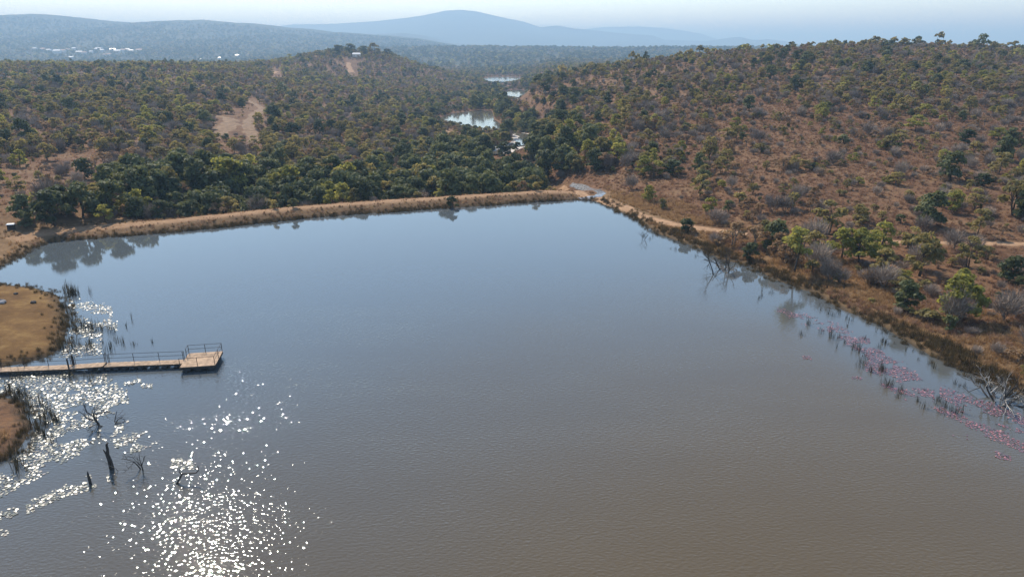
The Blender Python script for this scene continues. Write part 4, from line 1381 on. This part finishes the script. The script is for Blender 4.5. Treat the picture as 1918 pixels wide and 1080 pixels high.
dead('dead_tree', 185, 795, 3, 'bare many-branched dead tree standing among the lily pads below the jetty', 2.0, 0.11, 3, m_deadwood, 1, 0.95, 0.03, arms=[(-0.04, 0, 1)])
g = dead('dead_tree', 205, 797, 9, 'low arching tangle of dead branches beside the bare tree among the lily pads', 1.6, 0.05, 1, m_deadwood, 6, 0.6, -0.18, 1.3)
dead('dead_tree', 268, 876, 14, 'small spreading dead tree right of the tall stump', 1.5, 0.06, 3, m_deadwood, 2, 0.95, 0.05, 0.35)
# tall forked stump
x, y = at(210, 878); root = empty('tree_stump', (x, y, 0)); tag(root, 'tall forked black stump standing in the water below the lily pads', 'stump')
mb = MB(); mb.tube([(0, 0, -.5), (-.05, .02, .75), (-.12, .0, 1.25), (-.04, .03, 1.65), (-.02, 0, 2.1), (.06, .02, 2.25)], [.19, .16, .13, .10, .085, .09], 8); mb.build('trunk', m_deadwood, root, True)
mb = MB(); mb.tube([(-.08, 0, 1.0), (-.22, .02, 1.35), (-.34, .0, 1.7)], [.10, .075, .03], 6); mb.build('branch', m_deadwood, root, True)
x, y = at(170, 906); root = empty('tree_stump', (x, y, 0)); tag(root, 'short broken black stump left of the tall forked stump', 'stump')
mb = MB(); mb.tube([(0, 0, -.4), (-.02, 0, .45), (-.05, .02, .85), (-.03, 0, 1.1)], [.11, .10, .07, .02], 7); mb.build('trunk', m_deadwood, root, True)
mb = MB(); mb.tube([(-.03, 0, .5), (-.16, .02, .72)], [.05, .02], 5); mb.build('branch', m_deadwood, root, True)
x, y = at(330, 906); root = empty('dead_branch', (x, y, 0)); tag(root, 'crooked dead branch arching out of the water near the sun glitter', 'branch')
mb = MB(); mb.tube([(-.05, 0, -.2), (.22, .15, .35), (.45, .25, .72), (.95, .3, .70), (1.45, .25, .78), (1.62, .3, .95), (1.66, .3, 1.4)], [.09, .085, .075, .06, .05, .045, .02], 6); mb.build('trunk', m_deadwood, root, True)
mb = MB(); mb.tube([(.40, .22, .62), (.28, .2, .95), (.36, .2, 1.2)], [.045, .03, .012], 5); mb.build('twig', m_deadwood, root, True)
x, y = at(225, 880); root = empty('dead_sapling', (x, y, 0)); tag(root, 'thin grey dead stem right beside the tall forked stump', 'branch')
mb = MB(); branch(mb, np.random.default_rng(8), Vector((0, 0, -.3)), Vector((.1, 0, 1)), 1.9, 0.022, 1, .5, .2, 4); mb.build('trunk', m_greybark, root, True)

dead('dead_tree', 1337, 515, 21, 'leaning dead tree in the water, left of three at the right bank', 2.6, 0.11, 2, m_deadwood, 1, 0.8, 0.1)
dead('dead_tree', 1354, 505, 22, 'crooked dead tree in the water, middle of three at the right bank', 2.6, 0.10, 3, m_deadwood, 2, 0.9, 0.02, 0.9)
dead('dead_tree', 1362, 510, 23, 'upright dead tree in the water, right of three at the right bank', 2.4, 0.11, 2, m_deadwood, 1, 0.7, 0.12)
dead('dead_tree', 1205, 449, 24, 'small dead shrub in the water near the top of the right bank', 1.4, 0.05, 2, m_deadwood, 2, 0.9, 0.05, 0.6)
dead('dead_tree', 1872, 752, 31, 'big fallen dead tree with pale bleached limbs in the water at the right edge', 2.3, 0.10, 3, [m_bleached, m_deadwood, m_deadwood], 9, 0.55, 0.02, 1.3, (2, 3))
dead('dead_tree', 1870, 745, 36, 'upright bleached white limbs in the middle of the big fallen tree', 2.0, 0.08, 3, m_bleached, 3, 0.7, 0.12, 0.7, (2, 3))
x0, y0, z0 = ground(1405, 384)
root = empty('fallen_log', (x0, y0, z0)); tag(root, 'dark fallen trunk lying in the brown grass of the right slope', 'log')
mb = MB(); mb.tube([(-2.2, -.3, .15), (-.8, .0, .35), (.8, .25, .4), (2.4, .6, .25)], [.10, .16, .17, .10], 7); mb.build('trunk', m_deadwood, root, True)
mb = MB(); branch(mb, np.random.default_rng(5), Vector((.6, .2, .4)), Vector((.5, .3, .8)), 1.3, .06, 2, .7, .1, 5); mb.build('branch', m_deadwood, root, True)

# ------------------------------------------------------------------ jetty
m_plank = plain('weathered_plank', (0.36, 0.245, 0.16), 0.85, 0.35, 2.5, 0.2)
m_steel = plain('dark_steel', (0.055, 0.045, 0.038), 0.85, 0.3, 4, 0.2, 0.0)
m_float = plain('black_float', (0.018, 0.018, 0.02), 0.55, 0.3, 3, 0.4)

ang = math.radians(9.5)
ox, oy = at(336, 688, 0.6)
jet = empty('jetty', (ox, oy, 0), ang)
tag(jet, 'wooden jetty with railed walkway on black floats leading to a square platform', 'jetty')
W_, D_ = 3.3, 3.35
def deck(name, x0, x1, y0, y1, z0, z1, along, n, par):
    """planks laid with gaps; z0..z1 the height at the two ends in x"""
    mb = MB()
    rg = np.random.default_rng(int(abs(x0 * 100)) + n)
    for i in range(n):
        if along == 'x':                     # planks run across y, stepping in x
            a = x0 + (x1 - x0) * i / n; b = x0 + (x1 - x0) * (i + 1) / n
            zz = z0 + (z1 - z0) * (i + .5) / n + rg.uniform(-.006, .006)
            mb.box(((a + b) / 2, (y0 + y1) / 2 + rg.uniform(-.02, .02), zz - .02), (abs(b - a) - .018, y1 - y0, .04))
        else:
            a = y0 + (y1 - y0) * i / n; b = y0 + (y1 - y0) * (i + 1) / n
            mb.box(((x0 + x1) / 2 + rg.uniform(-.02, .02), (a + b) / 2, z0 - .02 + rg.uniform(-.006, .006)), (x1 - x0, b - a - .018, .04))
    return tag(mb.build(name, m_plank, par), kind='stuff')
mb = MB()
for yy in (0.02, D_ - .02):
    mb.box((W_ / 2, yy, .47), (W_, .06, .20))
for xx in (0.02, W_ - .02):
    mb.box((xx, D_ / 2, .47), (.06, D_ - .1, .20))
plat = mb.build('platform', m_steel, jet)
deck('deck', 0, W_, 0, D_, .6, .6, 'y', 24, plat)
for fx in (.55, W_ / 2, W_ - .55):
    mb = MB(); mb.tube([(fx, .08, .10), (fx, D_ - .08, .10)], [.36, .36], 14)
    mb.build('float', m_float, plat, True)
def post(x, y, z, par, h=.92, r=.03):
    mb = MB(); mb.tube([(x, y, z - .15), (x, y, z + h)], [r, r], 6); mb.build('railing_post', m_steel, par)
def rail(a, b, par, r=.02):
    mb = MB(); mb.tube([a, b], [r, r], 5); mb.build('rail', m_steel, par)
for xx, yy in ((.05, D_ - .05), (W_ / 2, D_ - .05), (W_ - .05, D_ - .05), (.05, .08), (.05, D_ / 2 + .75), (W_ - .05, .08), (W_ - .05, D_ / 2), (W_ / 2, .08)):
    post(xx, yy, .6, plat)
for hz in (.48, .90):
    rail((.05, D_ - .05, .6 + hz), (W_ - .05, D_ - .05, .6 + hz), plat)
    rail((W_ - .05, .08, .6 + hz), (W_ - .05, D_ - .05, .6 + hz), plat)
    rail((.05, D_ / 2 + .75, .6 + hz), (.05, D_ - .05, .6 + hz), plat)
rail((.05, .08, 1.5), (W_ - .05, .08, 1.5), plat, .014)
# walkway sections run left from the platform; local x negative
wy0, wy1 = 1.1, 2.1
secs = [(-7.4, -.05, .50, .50), (-10.6, -7.5, .42, .55), (-17.5, -10.7, .42, .42), (-27.0, -17.6, .45, .42)]
walks = []
for (xa, xb, za, zb), n in zip(secs, (50, 22, 46, 60)):
    mb = MB()
    for yy in (wy0 + .04, wy1 - .04):
        V = [(xa, yy - .03, za - .06), (xb, yy - .03, zb - .06), (xb, yy + .03, zb - .06), (xa, yy + .03, za - .06),
             (xa, yy - .03, za - .2), (xb, yy - .03, zb - .2), (xb, yy + .03, zb - .2), (xa, yy + .03, za - .2)]
        mb.add(V, [(0, 1, 2, 3), (7, 6, 5, 4), (0, 4, 5, 1), (1, 5, 6, 2), (2, 6, 7, 3), (3, 7, 4, 0)])
    wk = mb.build('walkway', m_steel, jet); walks.append(wk)
    deck('deck', xa, xb, wy0, wy1, za, zb, 'x', n, wk)
    k = max(2, int((xb - xa) / 1.85) + 1)
    for i in range(k):
        xx = xa + .05 + (xb - xa - .1) * i / (k - 1); zz = za + (zb - za) * i / (k - 1)
        post(xx, wy1 - .04, zz, wk)
        if i in (0, k - 1) and xb > -18:
            post(xx + (.12 if i == 0 else -.12), wy1 - .04, zz, wk)
    for hz in (.48, .90):
        rail((xa + .05, wy1 - .04, za + hz), (xb - .05, wy1 - .04, zb + hz), wk)
for fx in (-.35, -1.5, -2.6, -3.7, -4.5, -5.3, -6.1, -6.8, -7.4, -8.4):
    mb = MB(); mb.tube([(fx - .28, (wy0 + wy1) / 2 - .55, .10), (fx - .28, (wy0 + wy1) / 2 + .55, .10)], [.25, .25], 12)
    mb.build('float', m_float, walks[0] if fx > -7.3 else walks[1], True)
for fx in (-10.65, -14.0, -17.5, -21, -24):
    for yy in (wy0 + .05, wy1 - .05):
        mb = MB(); mb.tube([(fx, yy, -1.2), (fx, yy, 1.5 if fx == -10.65 else .4)], [.075, .075], 7)
        mb.build('pile', m_steel, walks[2] if fx > -18 else walks[3])

for wk in walks:                                # the walkway meets the platform at a slight angle
    rz = math.radians(-4.0); pv_ = Vector((0, 1.6, 0))
    wk.rotation_euler = (0, 0, rz)
    wk.location = pv_ - Matrix.Rotation(rz, 3, 'Z') @ pv_

# ------------------------------------------------------------------ small things on the banks
def boulder(px, py, size, seed, mat, label, cat='rock'):
    x, y, z = ground(px, py)
    rg = np.random.default_rng(seed)
    bm_v = []; F = []
    nu, nv = 9, 6
    for i in range(nv + 1):
        th = math.pi * i / nv
        for j in range(nu):
            ph = 2 * math.pi * j / nu
            r = 1 + .22 * math.sin(3.1 * ph + seed) * math.sin(2 * th + seed) + rg.uniform(-.08, .08)
            bm_v.append((size * r * math.sin(th) * math.cos(ph), size * .8 * r * math.sin(th) * math.sin(ph), size * .55 * r * math.cos(th) + size * .25))
    for i in range(nv):
        for j in range(nu):
            F.append((i * nu + j, (i + 1) * nu + j, (i + 1) * nu + (j + 1) % nu, i * nu + (j + 1) % nu))
    o = link('boulder', mesh_from('boulder', bm_v, F, mat), loc=(x, y, z))
    return tag(o, label, cat)
boulder(4, 568, .55, 1, m_rock, 'pale boulder at the left edge of the grassy spit')
boulder(30, 552, .28, 2, m_deadwood, 'small dark stone on the far part of the grassy spit')
boulder(63, 568, .36, 3, m_deadwood, 'dark stone in the middle of the grassy spit')
x, y, z = ground(22, 430)
root = empty('pump_box', (x, y, z), .3); tag(root, 'small dark box with a white lid beside the leftmost trees', 'box')
mb = MB(); mb.box((0, 0, .35), (1.0, .8, .9), 0, .9); mb.build('box_body', m_deadwood, root)
m_white = plain('white_paint', (0.78, 0.77, 0.74), 0.5, 0.08, 2)
mb = MB(); mb.box((0, 0, .86), (1.15, .95, .12), 0, .85); mb.build('lid', m_white, root)

# ------------------------------------------------------------------ village on the far left hill
m_wall = plain('whitewashed_wall', (0.58, 0.55, 0.51), 0.8, 0.06, .2)
m_roof = plain('pale_metal_roof', (0.48, 0.46, 0.45), 0.35, 0.12, .2, .5)
m_roof2 = plain('terracotta_roof', (0.42, 0.25, 0.17), 0.8, 0.15, .2)
HOUSES = [(82, 96, 14), (92, 98, 12), (108, 100, 18), (118, 99, 14), (140, 95, 12), (150, 102, 16), (158, 103, 12), (186, 96, 18), (192, 98, 10), (205, 106, 10), (212, 97, 14), (222, 100, 18),
          (232, 98, 14), (240, 97, 12), (247, 99, 12), (262, 98, 16), (268, 100, 10), (135, 112, 12), (197, 107, 8), (412, 113, 6), (445, 108, 9), (467, 106, 6), (66, 95, 10), (377, 116, 5), (128, 97, 10), (172, 101, 10)]
for i, (px, py, wpx) in enumerate(HOUSES):
    u, f, d = ray(px, py)
    ts = np.linspace(1900, 4200, 800) / f
    zr = CAM_H - d * ts
    zt = np.maximum(left_hill.z_at(u * ts, f * ts), height(u * ts, f * ts))
    k = int(np.argmax(zr < zt)); k = k if k > 0 else 400
    x, y, z = u * ts[k], f * ts[k], zt[k]
    w = wpx / FPX * y * 0.72
    root = empty('house', (x, y, z), float(RNG.uniform(-.3, .3)))
    side = 'small' if wpx < 12 else 'long'
    tag(root, f'{side} white house in the far village, {["first","second","third","fourth","fifth","sixth","seventh","eighth","ninth","tenth","eleventh","twelfth","thirteenth","fourteenth","fifteenth","sixteenth","seventeenth","eighteenth","nineteenth","twentieth","twenty-first","twenty-second","twenty-third","twenty-fourth","twenty-fifth","twenty-sixth"][sorted(range(len(HOUSES)), key=lambda q: HOUSES[q][0]).index(i)]} from the left', 'house', 'white houses of the far village')
    dp = w * .6; hh = 7.5
    mb = MB(); mb.box((0, 0, hh / 2 - 2), (w, dp, hh + 4)); mb.build('wall', m_wall, root)
    mb = MB()
    e = .6
    V = [(-w / 2 - e, -dp / 2 - e, hh), (w / 2 + e, -dp / 2 - e, hh), (w / 2 + e, dp / 2 + e, hh), (-w / 2 - e, dp / 2 + e, hh), (-w / 2 + 1, 0, hh + dp * .28), (w / 2 - 1, 0, hh + dp * .28)]
    mb.add(V, [(0, 1, 5, 4), (2, 3, 4, 5), (1, 2, 5), (3, 0, 4), (3, 2, 1, 0)]); mb.build('roof', m_roof if i % 3 else m_roof2, root)

# lodge trees and roof on the knoll
x, y, z = ground(668, 107)
root = empty('lodge', (x, y, z), .2); tag(root, 'small pale-roofed building among the trees on top of the knoll', 'house')
mb = MB(); mb.box((0, 0, 1.2), (9, 6, 3.4)); mb.build('wall', m_wall, root)
mb = MB(); mb.add([(-5, -3.5, 2.9), (5, -3.5, 2.9), (5, 3.5, 2.9), (-5, 3.5, 2.9), (-4, 0, 4.6), (4, 0, 4.6)], [(0, 1, 5, 4), (2, 3, 4, 5), (1, 2, 5), (3, 0, 4), (3, 2, 1, 0)]); mb.build('roof', m_roof, root)
for i, (px, sz, wd, lab) in enumerate([(628, 1.7, 1.0, 'leftmost round tree on top of the knoll'), (650, 1.9, 1.0, 'second round tree from the left on top of the knoll'),
                                       (676, 1.6, .9, 'dark tree right beside the pale-roofed building on the knoll'), (697, 2.6, 1.0, 'largest broad-crowned tree crowning the knoll'),
                                       (722, 1.5, 1.0, 'rightmost tree on top of the knoll')]):
    x, y, z = ground(px, 106)
    plant('ever' if i != 3 else 'olive', i, (x, y + 15, H1(x, y + 15) - .3), i * 1.3, sz * 1.5, lab, 0.75)

# ------------------------------------------------------------------ haze
m_haze, nt, out = new_mat('haze_air')
pvn = nt.nodes.new('ShaderNodeVolumePrincipled')
pvn.inputs['Color'].default_value = (0.34, 0.53, 0.76, 1)
pvn.inputs['Absorption Color'].default_value = (0.25, 0.25, 0.25, 1)
pvn.inputs['Density'].default_value = 0.00028
pvn.inputs['Anisotropy'].default_value = 0.15
nt.links.new(pvn.outputs[0], out.inputs['Volume'])
mb = MB(); mb.box((0, 0, 0), (1, 1, 1))
hz = mb.build('haze', m_haze)
zlo, zhi = -40.0, 485.0
hz.location = (0, 0, (zlo + zhi) / 2)
hz.scale = (72000, 72000, zhi - zlo)
tag(hz, kind='stuff')
